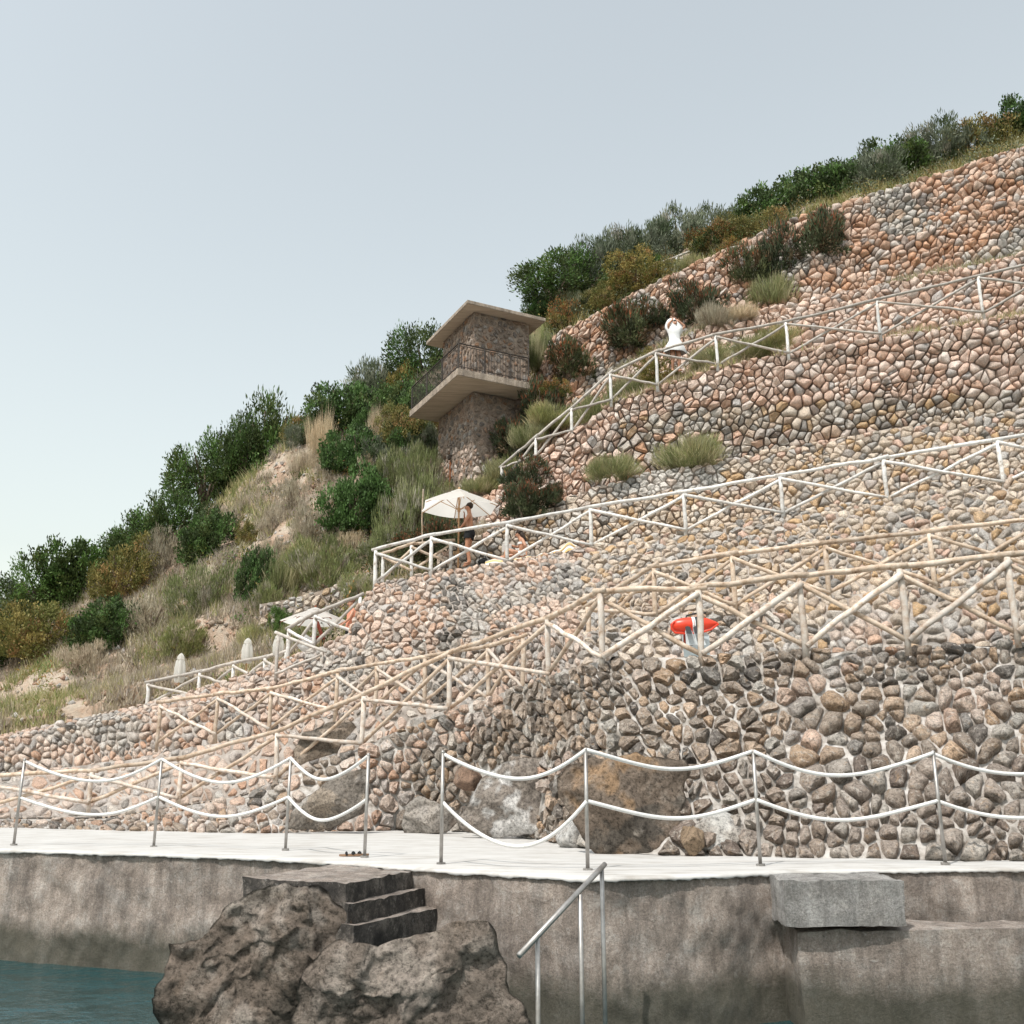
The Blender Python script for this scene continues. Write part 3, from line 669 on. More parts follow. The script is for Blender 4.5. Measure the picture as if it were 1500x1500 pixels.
m, nt, bs = mat('sea_water'); bs.inputs['Base Color'].default_value = (.012, .05, .055, 1); bs.inputs['Roughness'].default_value = .06; bs.inputs['IOR'].default_value = 1.33
bump(nt, bs, noise_n(nt, 1.6, 5, .55), .5, .25); M['sea'] = m
tag(mesh_obj('sea', [(-3000, -200, -1.25), (3000, -200, -1.25), (3000, 5000, -1.25), (-3000, 5000, -1.25)], [(0, 1, 2, 3)], M['sea']), kind='structure')
gb = [(p[0], p[1] + .5, -1.6) for p in EDGE[::10]]
tag(mesh_obj('ground', [(-400, 16, -1.15), (600, 16, -1.15), (600, 400, -1.15), (-400, 400, -1.15)], [(0, 1, 2, 3)], M['earth']), kind='structure')

# ---------------------------------------------------------------- watchtower
M['slab'] = concrete_mat('weathered_cast_concrete', [(.26, .20, .15), (.38, .31, .245), (.46, .385, .32)], thr=(.55, .7))
M['soffit'] = noisy('bounce_lit_board_concrete', [(.40, .32, .25), (.55, .46, .37), (.64, .55, .46)], 1.6, 5, .9, .6, .015, 12, stretch=(.6, 6, 1))  # board marks; base colour raised to carry bounce light from the ground
M['iron'] = noisy('black_iron', [(.02, .017, .015), (.05, .035, .025)], 20, 3, .6, 0, spec=.4)
TA = R(27); ta = Vector((-math.sin(TA), math.cos(TA), 0)); tb = Vector((math.cos(TA), math.sin(TA), 0)); tz = Vector((0, 0, 1))
N0 = P(670, 549, 32.0); zs = N0.z
def tp(a, b, z): return Vector((N0.x, N0.y, 0)) + ta * a + tb * b + tz * z
tower = empty('stone_watchtower', tp(2, 2, 8), 'square stone watchtower with a cantilevered concrete balcony and flat roof', 'tower')
def tbox(name, a0, a1, b0, b1, z0, z1, mt, parent, bev=0):
    mb = MB(); mb.box(tp((a0+a1)/2, (b0+b1)/2, (z0+z1)/2), (a1-a0, b1-b0, z1-z0), ta, tb, tz)
    o = mb.build(name, mt, parent)
    if bev:
        b = o.modifiers.new('edge', 'BEVEL'); b.width = bev; b.segments = 2
    return o
SA, SB = 1.0, 1.03; LA, LB = 3.0, 2.16
zr = P(685, 444, 33.5).z
class Flat:                               # a plain tower face
    def __init__(s, o, d, U, z0, z1, seed): s.o = o; s.d = d; s.U = U; s.z0 = z0; s.Hh = z1 - z0; s.seed = seed; s.H = np.array([z1 - z0])
    def h(s, u): return s.Hh + 0 * np.asarray(u, float)
    def raw(s, u, v):
        p = np.array(s.o)[None] * np.ones(np.shape(u) + (1,)) + np.asarray(u)[..., None] * np.array(s.d); p[..., 2] = s.z0 + v; return p
    def at(s, u, v, h=0.0):
        p = s.raw(u, v); n = np.cross(np.array(s.d), (0, 0, 1.)); 
        if n[1] > 0: n = -n
        return p + n * (np.asarray(h) * np.ones(np.shape(u)))[..., None]
lw = tbox('lower_wall', SA, SA + LA, SB, SB + LB, zs - 6.5, zs - .03, M['mortar_dark'], tower)
uw = tbox('upper_wall', SA, SA + LA - .3, SB + .003, SB + LB, zs + .24, zr, M['mortar_dark'], tower)
def tower_pal(px, py): return SALMON + TOWERS if py > 655 else TOWERS  # lighter mix at the foot paints the sunlit part below the slab's shade
for (pr_, z0, z1, la) in ((lw, zs - 6.5, zs - .03, LA), (uw, zs + .24, zr, LA - .3)):
    for (o, d, U) in ((tp(SA, SB, 0), ta, la), (tp(SA, SB, 0), tb, LB)):
        S = Flat(o, d, U, z0, z1, 3)
        holder = pr_
        recs = cells(U, S.h, .25, .19, .36, .12, 0.0)
        VV = []; FF = []; CC = []; K = 7
        for p in recs:
            r = ring_pts(p, K, .012 * random.uniform(.5, 1.6))
            if r is None: continue
            c, ring, area, mean = r; d_ = ring - c; hh = random.uniform(.02, .055)
            ctr = S.at(np.array([c[0]]), np.array([c[1]])); px, py, _ = proj(ctr)
            u = np.concatenate([c[0] + d_[:, 0], c[0] + .75 * d_[:, 0], [c[0]]]); v = np.concatenate([c[1] + d_[:, 1], c[1] + .75 * d_[:, 1], [c[1]]])
            u = np.clip(u, .0, U); h_ = np.concatenate([np.full(K, -.02), hh * rng.uniform(.6, 1, K), [hh]])
            n0 = len(VV); VV += list(S.at(u, v, h_)); cc = blend(tower_pal(px[0], py[0]), 1)[0]; CC += [cc] * (2 * K + 1)
            FF += [(n0 + j, n0 + (j+1) % K, n0 + K + (j+1) % K, n0 + K + j) for j in range(K)] + [(n0 + K + j, n0 + K + (j+1) % K, n0 + 2 * K) for j in range(K)]
        o = mesh_obj('wall_stones', VV, FF, M['stone'], pr_, np.array(CC)); o['kind'] = 'stuff'
slab = tbox('balcony_slab', -.0, 4.3, 0, 2.72, zs, zs + .24, M['slab'], tower, .015)
tbox('slab_soffit', .02, 4.28, .02, 2.70, zs - .006, zs - .002, M['soffit'], slab)
roof = tbox('roof', SA - .47, SA + LA + .25, SB - .47, SB + LB + .42, zr, zr + .13, M['slab'], tower, .015)
tbox('roof_soffit', SA - .45, SA + LA + .23, SB - .45, SB + LB + .40, zr - .006, zr - .002, M['soffit'], roof)
rl = MB(); zt = zs + .24
e0, e1, e2 = tp(4.24, .06, 0), tp(.06, .06, 0), tp(.06, 2.66, 0)
def lift(v, z): return Vector((v.x, v.y, z))
for z, r in ((zt + .92, .025), (zt + .84, .012), (zt + .10, .014)):
    rl.tube([lift(e0, z), lift(e1, z)], r, 6); rl.tube([lift(e1, z), lift(e2, z)], r, 6)
rail = rl.build('balcony_railing', M['iron'], tower)
bal = MB().tube([(0, 0, 0), (0, 0, .84)], .010, 5).build('baluster', M['iron'], rail)
first = True
for a, b in ((e1, e2), (e1, e0)):
    L = (b - a).length; n = int(L / .105)
    for i in range(n + 1):
        p = lift(a.lerp(b, i / n), zt)
        o = bal if first else bal.copy()
        if not first: COL.objects.link(o)
        first = False; o.location = p
pst = MB().tube([(0, 0, -.22), (0, 0, .93)], .026, 6).build('post', M['iron'], rail); first = True
for a in (e1, e1.lerp(e2, .36), e1.lerp(e2, .73), e2, e1.lerp(e0, .33), e1.lerp(e0, .66), e0):
    o = pst if first else pst.copy()
    if not first: COL.objects.link(o)
    first = False; o.location = lift(a, zt)
# rusty drain pipe on the left face, and its little light hood
q = tp(SA + 1.75, SB - .04, 0)
MB().tube([lift(q, zs - 1.9), lift(q, zs - 2.6), lift(q + ta * .25, zs - 3.9), lift(q + ta * .5, zs - 5.6)], .04, 7).build('drain_pipe', noisy('rusty_pipe', [(.16, .06, .03), (.28, .11, .05)], 9), tower)
MB().box(lift(q - tb * .02, zs - 1.86), (.16, .12, .14), ta, tb).build('pipe_hood', M['iron'], tower)

# ---------------------------------------------------------------- pole railings
def wood_mat(name, cols, sc=7):
    m, nt, bs = mat(name); at = N(nt, 'ShaderNodeObjectInfo')
    n1 = noise_n(nt, sc, 6, .7); n2 = noise_n(nt, 40, 4, .7)
    c = ramp(nt, n1, [(.3 + .4 * i / (len(cols) - 1), c) for i, c in enumerate(cols)])
    c = mix(nt, c, ramp(nt, at.outputs['Random'], [(0, .80), (1, 1.1)]), 1.0, 'MULTIPLY')
    nt.links.new(c, bs.inputs['Base Color']); bs.inputs['Roughness'].default_value = .75; bs.inputs['Specular IOR Level'].default_value = .25
    bump(nt, bs, n2, .6, .01); return m
M['drift'] = wood_mat('peeled_driftwood', [(.22, .13, .08), (.45, .34, .25), (.56, .46, .37), (.64, .57, .50)])
M['driftw'] = wood_mat('bleached_wood', [(.30, .19, .12), (.54, .44, .36), (.64, .58, .52), (.68, .64, .60)])
M['whitew'] = wood_mat('white_painted_pole', [(.30, .25, .20), (.60, .57, .54), (.72, .71, .69), (.76, .75, .74)])
M['greyw'] = wood_mat('weathered_grey_pole', [(.30, .25, .21), (.46, .42, .38), (.56, .53, .50)])
def pole(name, a, b, r, mt, parent, n=7, segs=6, wob=.009, ext=0):
    a, b = Vector(a), Vector(b); d = (b - a).normalized(); a = a - d * ext; b = b + d * ext
    off = [Vector((random.gauss(0, 1), random.gauss(0, 1), random.gauss(0, 1))) * wob for _ in range(segs + 1)]
    pts = [a.lerp(b, i / segs) + off[i] for i in range(segs + 1)]
    r0, r1 = (r * 1.08, r * .9) if random.random() < .5 else (r * .9, r * 1.08)
    return MB().tube(pts, [r0 + (r1 - r0) * i / segs for i in range(segs + 1)], n, .06).build(name, mt, parent, smooth=True)
def fence(posts, label, mats, r=.05, group=None, skip=(), rails_ext=.12, lean=None, braces=None, name='pole_railing', sink=.18):
    """posts: (px, y of the top, y of the foot, depth of the foot)"""
    B = [P(px, yb, t) for px, yt, yb, t in posts]; T = []
    for (px, yt, yb, t), b in zip(posts, B):
        # the post stands upright over its foot: solve the height that shows at yt
        y = (750 - yt) / F; Yc = CP - y * SP; z = CAMZ + (SP + y * CP) * b.y / Yc
        T.append(Vector((b.x, b.y, z)))
    root = empty(name, B[0], label, 'railing', group)
    mp, mr, mbk = mats
    for b, t in zip(B, T):
        pole('post', b - Vector((0, 0, sink)), t - Vector((0, 0, .02)), r * 1.1, mp, root, segs=3, wob=.006)
    for i in range(len(B) - 1):
        if i in skip: continue
        pole('top_rail', T[i] + Vector((0, 0, r * .6)), T[i+1] + Vector((0, 0, r * .6)), r, mr, root, ext=rails_ext)
        k = braces[i] if braces else 'x'
        off = Vector((0, -r * 1.25, 0))
        if k == 'y':                      # the rising brace lies on the outside
            pole('brace', B[i] + off + Vector((0, 0, .04)), T[i+1] + off - Vector((0, 0, .08)), r * 1.05, mp, root)
            pole('brace', T[i] - off * .6 - Vector((0, 0, .08)), B[i+1] - off * .6 + Vector((0, 0, .04)), r * .85, mr, root)
        if k in 'x\\': pole('brace', T[i] + off - Vector((0, 0, .08)), B[i+1] + off + Vector((0, 0, .04)), r * .85, mbk if k == 'x' else mr, root)
        if k in 'x/': pole('brace', B[i] - off * .6 + Vector((0, 0, .04)), T[i+1] - off * .6 - Vector((0, 0, .08)), r * .85, mr, root)
    return root
dw, db, ww, gw = M['drift'], M['driftw'], M['whitew'], M['greyw']
fence([(-200,1175,1215,20.2),(-40,1140,1190,19.8),(130,1130,1178,19.3),(262,1112,1172,18.9),(403,1072,1143,18.5),(530,1018,1092,18.2),(657,958,1042,17.5),(803,907,990,15.8),(882,868,967,14.5),(1028,863,962,14.1),(1180,846,950,13.8),(1330,832,942,13.5),(1490,815,930,13.3),(1660,800,925,13.1)],
      'longest driftwood pole railing, climbing from lower left past the red rescue float', (db, dw, db), .044, braces='xxxxxxxxyyyyy')
fence([(230,1030,1090,22.3),(315,1018,1078,21.6),(394,1010,1070,21.0),(492,985,1044,20.4),(550,974,1034,20.0),(622,964,1030,19.4),(715,947,1027,18.3),(766,934,1012,17.8)],
      'driftwood railing along the back of the lower ramp, behind the longest one', (dw, dw, db), .040)
fence([(862,888,938,19.0),(960,831,903,18.5),(1077,813,890,18.1),(1215,797,872,17.8),(1370,780,858,17.4),(1540,760,842,17.0)],
      'driftwood railing above and behind the red rescue float', (dw, dw, dw), .044)
fence([(549,806,854,25.9),(631,785,838,25.8),(743,767,824,25.8),(866,744,801,25.3),(1004,722,779,24.8),(1147,698,754,24.3),(1300,672,732,23.8),(1470,645,710,23.3),(1640,620,690,22.8)],
      'white painted railing in front of the standing man and the parasol', (ww, ww, ww), .048)
fence([(560,812,850,27.6),(602,798,838,27.6),(660,793,828,27.9)], 'short white railing crossing behind the corner of the parasol terrace', (ww, dw, dw), .045)
fence([(735,683,708,30.7),(785,641,669,30.7),(838,598,633,30.7),(895,547,588,30.6),(963,516,566,30.4),(1051,491,536,30.4),(1155,472,520,30.2),(1290,440,492,29.9),(1440,405,460,29.6),(1600,370,430,29.2)],
      'uppermost long railing, passing in front of the person in white', (ww, gw, gw), .046)
fence([(421,920,962,25.6),(460,900,946,25.3),(525,873,930,25.5)], 'white railing in front of the small open parasol at left', (ww, gw, ww), .05)
fence([(215,1000,1035,27.2),(290,985,1022,26.8),(340,972,1008,26.4),(386,964,1000,26.2),(418,955,985,26.0)], 'railing beside the two closed parasols at left', (ww, gw, gw), .045)
fence([(470,955,985,23.9),(404,930,990,24.2)], 'loose leaning poles below the closed parasols', (gw, gw, gw), .04, braces='\\')
fence([(955,392,404,38),(992,377,397,38),(1030,362,385,38)], 'tiny white railing on the skyline path among the hedges', (ww, gw, gw), .05)

# ---------------------------------------------------------------- rope barrier on the deck
M['steel'] = noisy('dull_steel_tube', [(.30, .28, .26), (.46, .44, .42)], 12, 3, .4, 0, spec=.5, metal=.7)
M['rope'] = noisy('white_rope', [(.70, .69, .67), (.80, .79, .77)], 40, 3, .8, .8, .01, 90)
def bargroup(posts, spans, label):
    root = empty('rope_barrier', Pz(posts[0][0], posts[0][1], 0), label, 'rope barrier')
    B = [Pz(x, y, 0) for x, y in posts]
    for b in B:
        MB().tube([b - Vector((0, 0, .02)), b + Vector((0, 0, 1.08))], .0185, 10).ball(b + Vector((0, 0, 1.085)), .021, 10, 6).build('post', M['steel'], root, True)
        MB().tube([b - Vector((0, 0, .01)), b + Vector((0, 0, .018))], .045, 12).build('base_plate', M['block'], root)
    for i, (s0, s1, ya, yb) in enumerate(spans):
        for s, h in ((s0, 1.07), (s1, .60)):
            a, b = B[ya] + Vector((0, 0, h)), B[yb] + Vector((0, 0, h))
            pts = []
            for j in range(25):
                f = j / 24; p = a.lerp(b, f); p.z -= s * 4 * f * (1 - f); p.z += .02 * math.sin(f * 7 + i); p.y += .015 * math.sin(f * 11 + i * 2 + h); pts.append(p)
            r = MB().tube(pts, .019, 8).build('rope', M['rope'], root, True)
bargroup([(20,1238),(225,1241),(418,1245),(534,1256)], [(.25,.2,0,1),(.26,.2,1,2),(.23,.22,2,3)], 'white ropes sagging between steel posts left of the steps')
bargroup([(646,1266),(861,1275),(1114,1268),(1385,1266),(1680,1262)], [(.24,.40,0,1),(.14,.13,1,2),(.2,.16,2,3),(.2,.16,3,4)], 'white ropes sagging between steel posts right of the steps')
hr = empty('handrail', P(880, 1290, 8.0), 'steel tube handrail slanting down to the water at the quay edge', 'handrail')
h0, h1, h2 = P(886, 1266, 7.95), P(846, 1308, 7.55), P(760, 1400, 6.9)
MB().tube([h0, h0.lerp(h1, .5), h1, h2], .021, 10).build('rail', M['steel'], hr, True)
for q in (h0.lerp(h1, .12), h1 + Vector((.02, 0, -.01)), h1.lerp(h2, .7)):
    MB().tube([q, Vector((q.x, q.y, -1.5))], .018, 8).build('post', M['steel'], hr, True)

# ---------------------------------------------------------------- parasols
m, nt, bs = mat('cream_canvas'); bs.inputs['Base Color'].default_value = (.80, .79, .76, 1); bs.inputs['Roughness'].default_value = .9
bs.inputs['Specular IOR Level'].default_value = .1
tr = nt.nodes.new('ShaderNodeBsdfTranslucent'); tr.inputs[0].default_value = (.84, .82, .78, 1); mx = nt.nodes.new('ShaderNodeMixShader'); mx.inputs[0].default_value = .6
out = nt.nodes['Material Output']; nt.links.new(bs.outputs[0], mx.inputs[1]); nt.links.new(tr.outputs[0], mx.inputs[2]); nt.links.new(mx.outputs[0], out.inputs[0])
M['canvas'] = m
M['teak'] = noisy('varnished_teak', [(.36, .20, .09), (.52, .32, .17)], 8, 4, .5, 0, spec=.4, stretch=(1, 1, 6))
M['redwood'] = noisy('red_brown_wood', [(.20, .07, .04), (.30, .12, .07)], 8)
def parasol(base, height, R_, drop, ang0, label, mt, n=6):
    root = empty('parasol', base, label, 'parasol'); b = Vector(base); top = b + Vector((0, 0, height))
    MB().tube([b - Vector((0, 0, .05)), top - Vector((0, 0, .03))], .024, 8).build('pole', mt, root, True)
    mb = MB(); ns = 7; rim = []
    V = []
    for j in range(ns + 1):
        f = j / ns
        for k in range(n * 6):
            w = ang0 + 2 * math.pi * k / (n * 6); g = (k % 6) / 6; e = 1 - .18 * math.sin(math.pi * g) * f       # straight hems between the ribs
            chord = math.cos(math.pi / n) / math.cos(abs(g - .5) * 2 * math.pi / n)
            r = R_ * f * (chord * .55 + e * .45)
            sag = .10 * math.sin(math.pi * g) * f * f
            V.append(top + Vector((math.cos(w) * r, math.sin(w) * r, -drop * (f * .82 + .18 * f * f) - sag * .4 + .02)))
    m_ = n * 6; Fs = [(j*m_+k, (j+1)*m_+k, (j+1)*m_+(k+1)%m_, j*m_+(k+1)%m_) for j in range(ns) for k in range(m_)]
    mb.add(V, Fs); c = mb.build('canopy', M['canvas'], root, False)
    MB().ball(top + Vector((0, 0, .04)), .04, 8, 5, (1, 1, 1.4)).build('finial', mt, root, True)
    # vent cap
    V = [top + Vector((0, 0, .05))]; V += [top + Vector((math.cos(ang0 + 2*math.pi*k/n) * .24 * R_, math.sin(ang0 + 2*math.pi*k/n) * .24 * R_, -drop * .24 + .05)) for k in range(n)]
    MB().add(V, [(0, 1 + k, 1 + (k + 1) % n) for k in range(n)]).build('vent_cap', M['canvas'], root)
    hub = top - Vector((0, 0, .62 * height * .42))
    for k in range(n):
        w = ang0 + 2 * math.pi * k / n; d = Vector((math.cos(w), math.sin(w), 0))
        def on(f): return top + d * R_ * f * .99 + Vector((0, 0, -drop * (f * .82 + .18 * f * f) - .035))
        rb = MB().tube([on(.03), on(.5), on(.99)], .013, 5).build('rib', mt, root)
        MB().tube([hub + d * .03, on(.48) - Vector((0, 0, .02))], .011, 5).build('strut', mt, root)
    MB().tube([hub + Vector((0, 0, .05)), hub - Vector((0, 0, .06))], .045, 8).build('runner', mt, root)
    return root
pb = P(671, 829, 26.9)
parasol(pb, P(671, 709, 26.9).z - pb.z, 1.14, .52, R(-20), 'open cream parasol with wooden ribs above the standing man', M['teak'])
p2 = P(459, 948, 26.3)
parasol(p2, P(459, 889, 26.3).z - p2.z, .92, .36, R(10), 'smaller open cream parasol with red brown pole at left', M['redwood'])
def closed_parasol(px, y0, y1, t, label):
    b = P(px, y1, t); h = P(px, y0, t).z - b.z; root = empty('closed_parasol', b, label, 'parasol')
    MB().tube([b - Vector((0, 0, .5)), b + Vector((0, 0, h * .2))], .022, 7).build('pole', M['teak'], root)
    V = []; n = 30; prof = [(0, .10), (.06, .13), (.25, .155), (.5, .15), (.72, .12), (.80, .085), (.86, .10), (.95, .055), (1, .01)]
    for f, r in prof:
        for k in range(n):
            w = 2 * math.pi * k / n; rr = r * .82 * (1 + .30 * math.cos(w * 5 + f)); V.append(b + Vector((math.cos(w) * rr, math.sin(w) * rr, h * f)))
    MB().add(V, [(j*n+k, j*n+(k+1) % n, (j+1)*n+(k+1) % n, (j+1)*n+k) for j in range(len(prof)-1) for k in range(n)]).build('folded_canopy', M['canvas'], root, True)
    MB().tube([b + Vector((math.cos(w) * .105, math.sin(w) * .105, h * .80)) for w in [i * math.pi / 6 for i in range(13)]], .012, 5, caps=False).build('strap', M['canvas'], root)
closed_parasol(361, 933, 972, 26.6, 'closed white parasol at the left end of the terrace')
closed_parasol(407, 927, 962, 26.3, 'closed white parasol nearer to the small open one')
closed_parasol(262, 955, 1000, 27.2, 'closed white parasol farthest to the left')
MB().tube([P(619, 800, 27.8), P(618, 760, 27.8), P(620, 716, 27.8)], .018, 6).build('thin_pole', M['drift']); tag(bpy.data.objects['thin_pole'], 'thin bare pole standing at the left edge of the open parasol', 'pole')

# ---------------------------------------------------------------- people
def skin_mat(name, c):
    m, nt, bs = mat(name); n1 = noise_n(nt, 14, 4, .6)
    nt.links.new(ramp(nt, n1, [(.3, tuple(x * .86 for x in c)), (.7, tuple(min(1, x * 1.1) for x in c))]), bs.inputs['Base Color'])
    bs.inputs['Roughness'].default_value = .5; bs.inputs['Subsurface Weight'].default_value = .08; bs.inputs['Subsurface Radius'].default_value = (.02, .008, .005); return m
M['skin'] = skin_mat('tanned_skin', (.40, .185, .105)); M['skin2'] = skin_mat('warm_skin', (.48, .25, .16))
M['hair'] = noisy('dark_hair', [(.012, .008, .006), (.05, .032, .022)], 40, 3, .6, .6, .01, 80)
M['trunks'] = noisy('black_swim_trunks', [(.010, .011, .012), (.022, .023, .025)], 30)
M['eye'] = noisy('dark_eye', [(.01, .01, .01), (.02, .015, .01)], 3, bstr=0)
M['lips'] = noisy('lips', [(.30, .11, .08), (.34, .13, .10)], 3, bstr=0)
def skinned(name, V, E, Rd, mt, parent, root=0, sub=1):
    me = bpy.data.meshes.new(name); me.from_pydata([tuple(v) for v in V], E, []); o = bpy.data.objects.new(name, me); COL.objects.link(o)
    sm = o.modifiers.new('skin', 'SKIN'); sm.use_smooth_shade = True; sm.branch_smoothing = .4
    for i, r in enumerate(Rd):
        r = r if hasattr(r, '__len__') else (r, r); me.skin_vertices[0].data[i].radius = r; me.skin_vertices[0].data[i].use_root = (i == root)
    ss = o.modifiers.new('sub', 'SUBSURF'); ss.levels = ss.render_levels = sub
    dg = bpy.context.evaluated_depsgraph_get(); dg.update(); ev = o.evaluated_get(dg)
    nm = bpy.data.meshes.new_from_object(ev); nm.name = name; bpy.data.objects.remove(o)
    nm.materials.clear(); nm.materials.append(mt); nm.shade_smooth()
    o = bpy.data.objects.new(name, nm); COL.objects.link(o)
    if parent: attach(o, parent)
    return o
def person(base, face, J, label, mt, sc=1.0, nudef=None):
    """J: joints in metres, x = ahead of the figure, y = to its left, z = up, feet at 0. face = world angle the figure faces"""
    root = empty('person', base, label, 'person'); c, s = math.cos(face), math.sin(face); b = Vector(base)
    def W(p): x, y, z = p; return b + Vector((c * x - s * y, s * x + c * y, z)) * sc
    V = []; E = []; Rd = []
    def add(p, r, par=None): V.append(W(p)); Rd.append(tuple(q * sc for q in r) if hasattr(r, '__len__') else r * sc); i = len(V) - 1; E.append((par, i)) if par is not None else None; return i
    pv = add(J['pelvis'], .125); wa = add(J['waist'], .112, pv); ch = add(J['chest'], .135, wa); nb = add(J['neck'], .060, ch)
    hb = add(J['jaw'], .070, nb); hd = add(J['head'], .092, hb); ht = add(J['top'], .070, hd)
    hv = (Vector(J['top']) - Vector(J['jaw'])).normalized(); fw = Vector(J['facing']).normalized(); sd_ = hv.cross(fw).normalized()
    ns = add(tuple(Vector(J['head']) + fw * .108 - hv * .03), .014, hd)
    for sgn, tg in ((1, 'l'), (-1, 'r')):
        er = add(tuple(Vector(J['head']) + sd_ * .088 * sgn - hv * .01), .015, hd)
        sh = add(J['sh_' + tg], .058, ch); el = add(J['el_' + tg], .040, sh); wr = add(J['wr_' + tg], .027, el)
        d = (Vector(J['ha_' + tg]) - Vector(J['wr_' + tg])).normalized(); pm = add(tuple(Vector(J['wr_' + tg]) + d * .055), .036, wr)
        side = d.cross(Vector((1, .2, .1))).normalized(); cu = side.cross(d).normalized()
        for k, (o_, L) in enumerate(((-.030, .065), (-.010, .078), (.010, .074), (.030, .058))):
            a = Vector(J['wr_' + tg]) + d * .095 + side * o_; f1 = add(tuple(a), .0105, pm); f2 = add(tuple(a + d * L * .55 + cu * .008), .009, f1); add(tuple(a + d * L * .92 + cu * .03), .0075, f2)
        a = Vector(J['wr_' + tg]) + d * .05 - side * .04; f1 = add(tuple(a), .011, pm); add(tuple(a + d * .035 - side * .022), .009, f1)
        hp = add(J['hip_' + tg], .100, pv); kn = add(J['kn_' + tg], .062, hp)
        cf = add(tuple(Vector(J['kn_' + tg]).lerp(Vector(J['an_' + tg]), .32)), .060, kn); an = add(J['an_' + tg], .036, cf); toe = Vector(J['toe_' + tg]); 
        hl = add(tuple(Vector(J['an_' + tg]) + (Vector(J['an_' + tg]) - toe) * .18 + Vector((0, 0, -.03))), .030, an)
        md = add(tuple(Vector(J['an_' + tg]).lerp(toe, .55)), (.040, .030), an); add(tuple(toe), (.040, .018), md)
    body = skinned('body', V, E, Rd, mt, root)
    # face and hair
    hc = Vector(J['head']); 
    for sgn in (1, -1):
        e = hc + fw * .084 + sd_ * .032 * sgn + hv * .005
        MB().ball(W(e), .010 * sc, 6, 4).build('eye', M['eye'], root, True)
    e = hc + fw * .082 - hv * .062
    MB().tube([W(e + sd_ * .022), W(e + fw * .006), W(e - sd_ * .022)], .006 * sc, 5).build('mouth', M['lips'], root, True)
    return root, W, (hc, hv, fw, sd_)
def hair_cap(W, H, root, back=.02, up=.03, r=(.104, .092, .100), extra=None, mt=None):
    hc, hv, fw, sd_ = H; c = hc + hv * up - fw * back; V = []; n = 14; m_ = 9
    for i in range(m_ + 1):
        th = math.pi * i / m_
        for k in range(n):
            w = 2 * math.pi * k / n; x, y, z = math.sin(th) * math.cos(w), math.sin(th) * math.sin(w), math.cos(th)
            q = 1 + .05 * math.sin(w * 5 + th * 7); V.append(W(c + fw * (x * r[0] * q) + sd_ * (y * r[1] * q) + hv * (z * r[2] * q)))
    return MB().add(V, [(i*n+k, (i+1)*n+k, (i+1)*n+(k+1) % n, i*n+(k+1) % n) for i in range(m_) for k in range(n)]).build('hair', mt or M['hair'], root, True)
def garment(W, rings, name, mt, root, n=18, sub=True, wob=.03):
    """rings: (centre, forward radius, side radius)"""
    V = []; m_ = len(rings)
    for c, rx, ry in rings:
        for k in range(n):
            w = 2 * math.pi * k / n; q = 1 + wob * math.sin(w * 6 + c[2] * 9); V.append(W((c[0] + math.cos(w) * rx * q, c[1] + math.sin(w) * ry * q, c[2])))
    return MB().add(V, [(i*n+k, i*n+(k+1) % n, (i+1)*n+(k+1) % n, (i+1)*n+k) for i in range(m_-1) for k in range(n)]).build(name, mt, root, True)

# the man: stands in profile facing left, one hand at his mouth, the other forward
J = dict(pelvis=(0,0,.93), waist=(-.01,0,1.08), chest=(-.02,0,1.31), neck=(.0,0,1.49), jaw=(.03,0,1.56), head=(.035,0,1.65), top=(.02,0,1.715), facing=(1,.05,-.06),
 sh_l=(-.03,.165,1.40), el_l=(.07,.22,1.15), wr_l=(.25,.16,.99), ha_l=(.34,.12,.94),
 sh_r=(-.01,-.165,1.40), el_r=(.13,-.19,1.20), wr_r=(.17,-.07,1.40), ha_r=(.15,-.01,1.48),
 hip_l=(0,.085,.87), kn_l=(.035,.10,.49), an_l=(-.06,.12,.085), toe_l=(.12,.14,.025),
 hip_r=(0,-.085,.87), kn_r=(.05,-.09,.49), an_r=(.03,-.11,.085), toe_r=(.21,-.12,.025))
mb_ = P(687, 829, 26.5)
man, Wm, Hm = person(mb_, R(180 - 12), J, 'tanned man in black swim trunks standing in profile beside the open parasol', M['skin'], 1.0)
hair_cap(Wm, Hm, man, .028, .032)
garment(Wm, [((.0,0,1.03), .128, .152), ((.0,0,.98), .140, .170), ((-.01,0,.90), .152, .185), ((0,0,.83), .150, .188)], 'trunks', M['trunks'], man)
for sg in (1, -1): garment(Wm, [((.0,.088*sg,.87), .125, .112), ((.01,.092*sg,.80), .116, .108), ((.016,.095*sg,.735), .110, .104)], 'trunk_leg', M['trunks'], man)

# the woman: sits on the towel facing left, knees bent, leaning on one arm
M['white_cloth'] = noisy('white_cotton', [(.72, .72, .72), (.80, .80, .80)], 12, 3, .9, .4, .01, 40)
Jw = dict(pelvis=(0,0,.13), waist=(-.03,0,.28), chest=(-.05,0,.47), neck=(.02,0,.63), jaw=(.07,0,.68), head=(.09,0,.765), top=(.08,0,.84), facing=(1,.15,-.35),
 sh_l=(-.05,.15,.56), el_l=(-.17,.24,.32), wr_l=(-.20,.26,.07), ha_l=(-.10,.30,.03),
 sh_r=(-.03,-.15,.56), el_r=(.14,-.20,.42), wr_r=(.30,-.08,.45), ha_r=(.38,-.02,.46),
 hip_l=(.02,.085,.13), kn_l=(.40,.13,.30), an_l=(.46,.12,.06), toe_l=(.62,.13,.03),
 hip_r=(.02,-.085,.13), kn_r=(.42,-.08,.16), an_r=(.72,-.02,.07), toe_r=(.86,.0,.05))
wb = P(764, 822, 26.4)
wo_, Ww, Hw = person(wb + Vector((0, 0, .03)), R(168), Jw, 'woman with dark hair sitting on a striped towel behind the white railing', M['skin2'], .96)
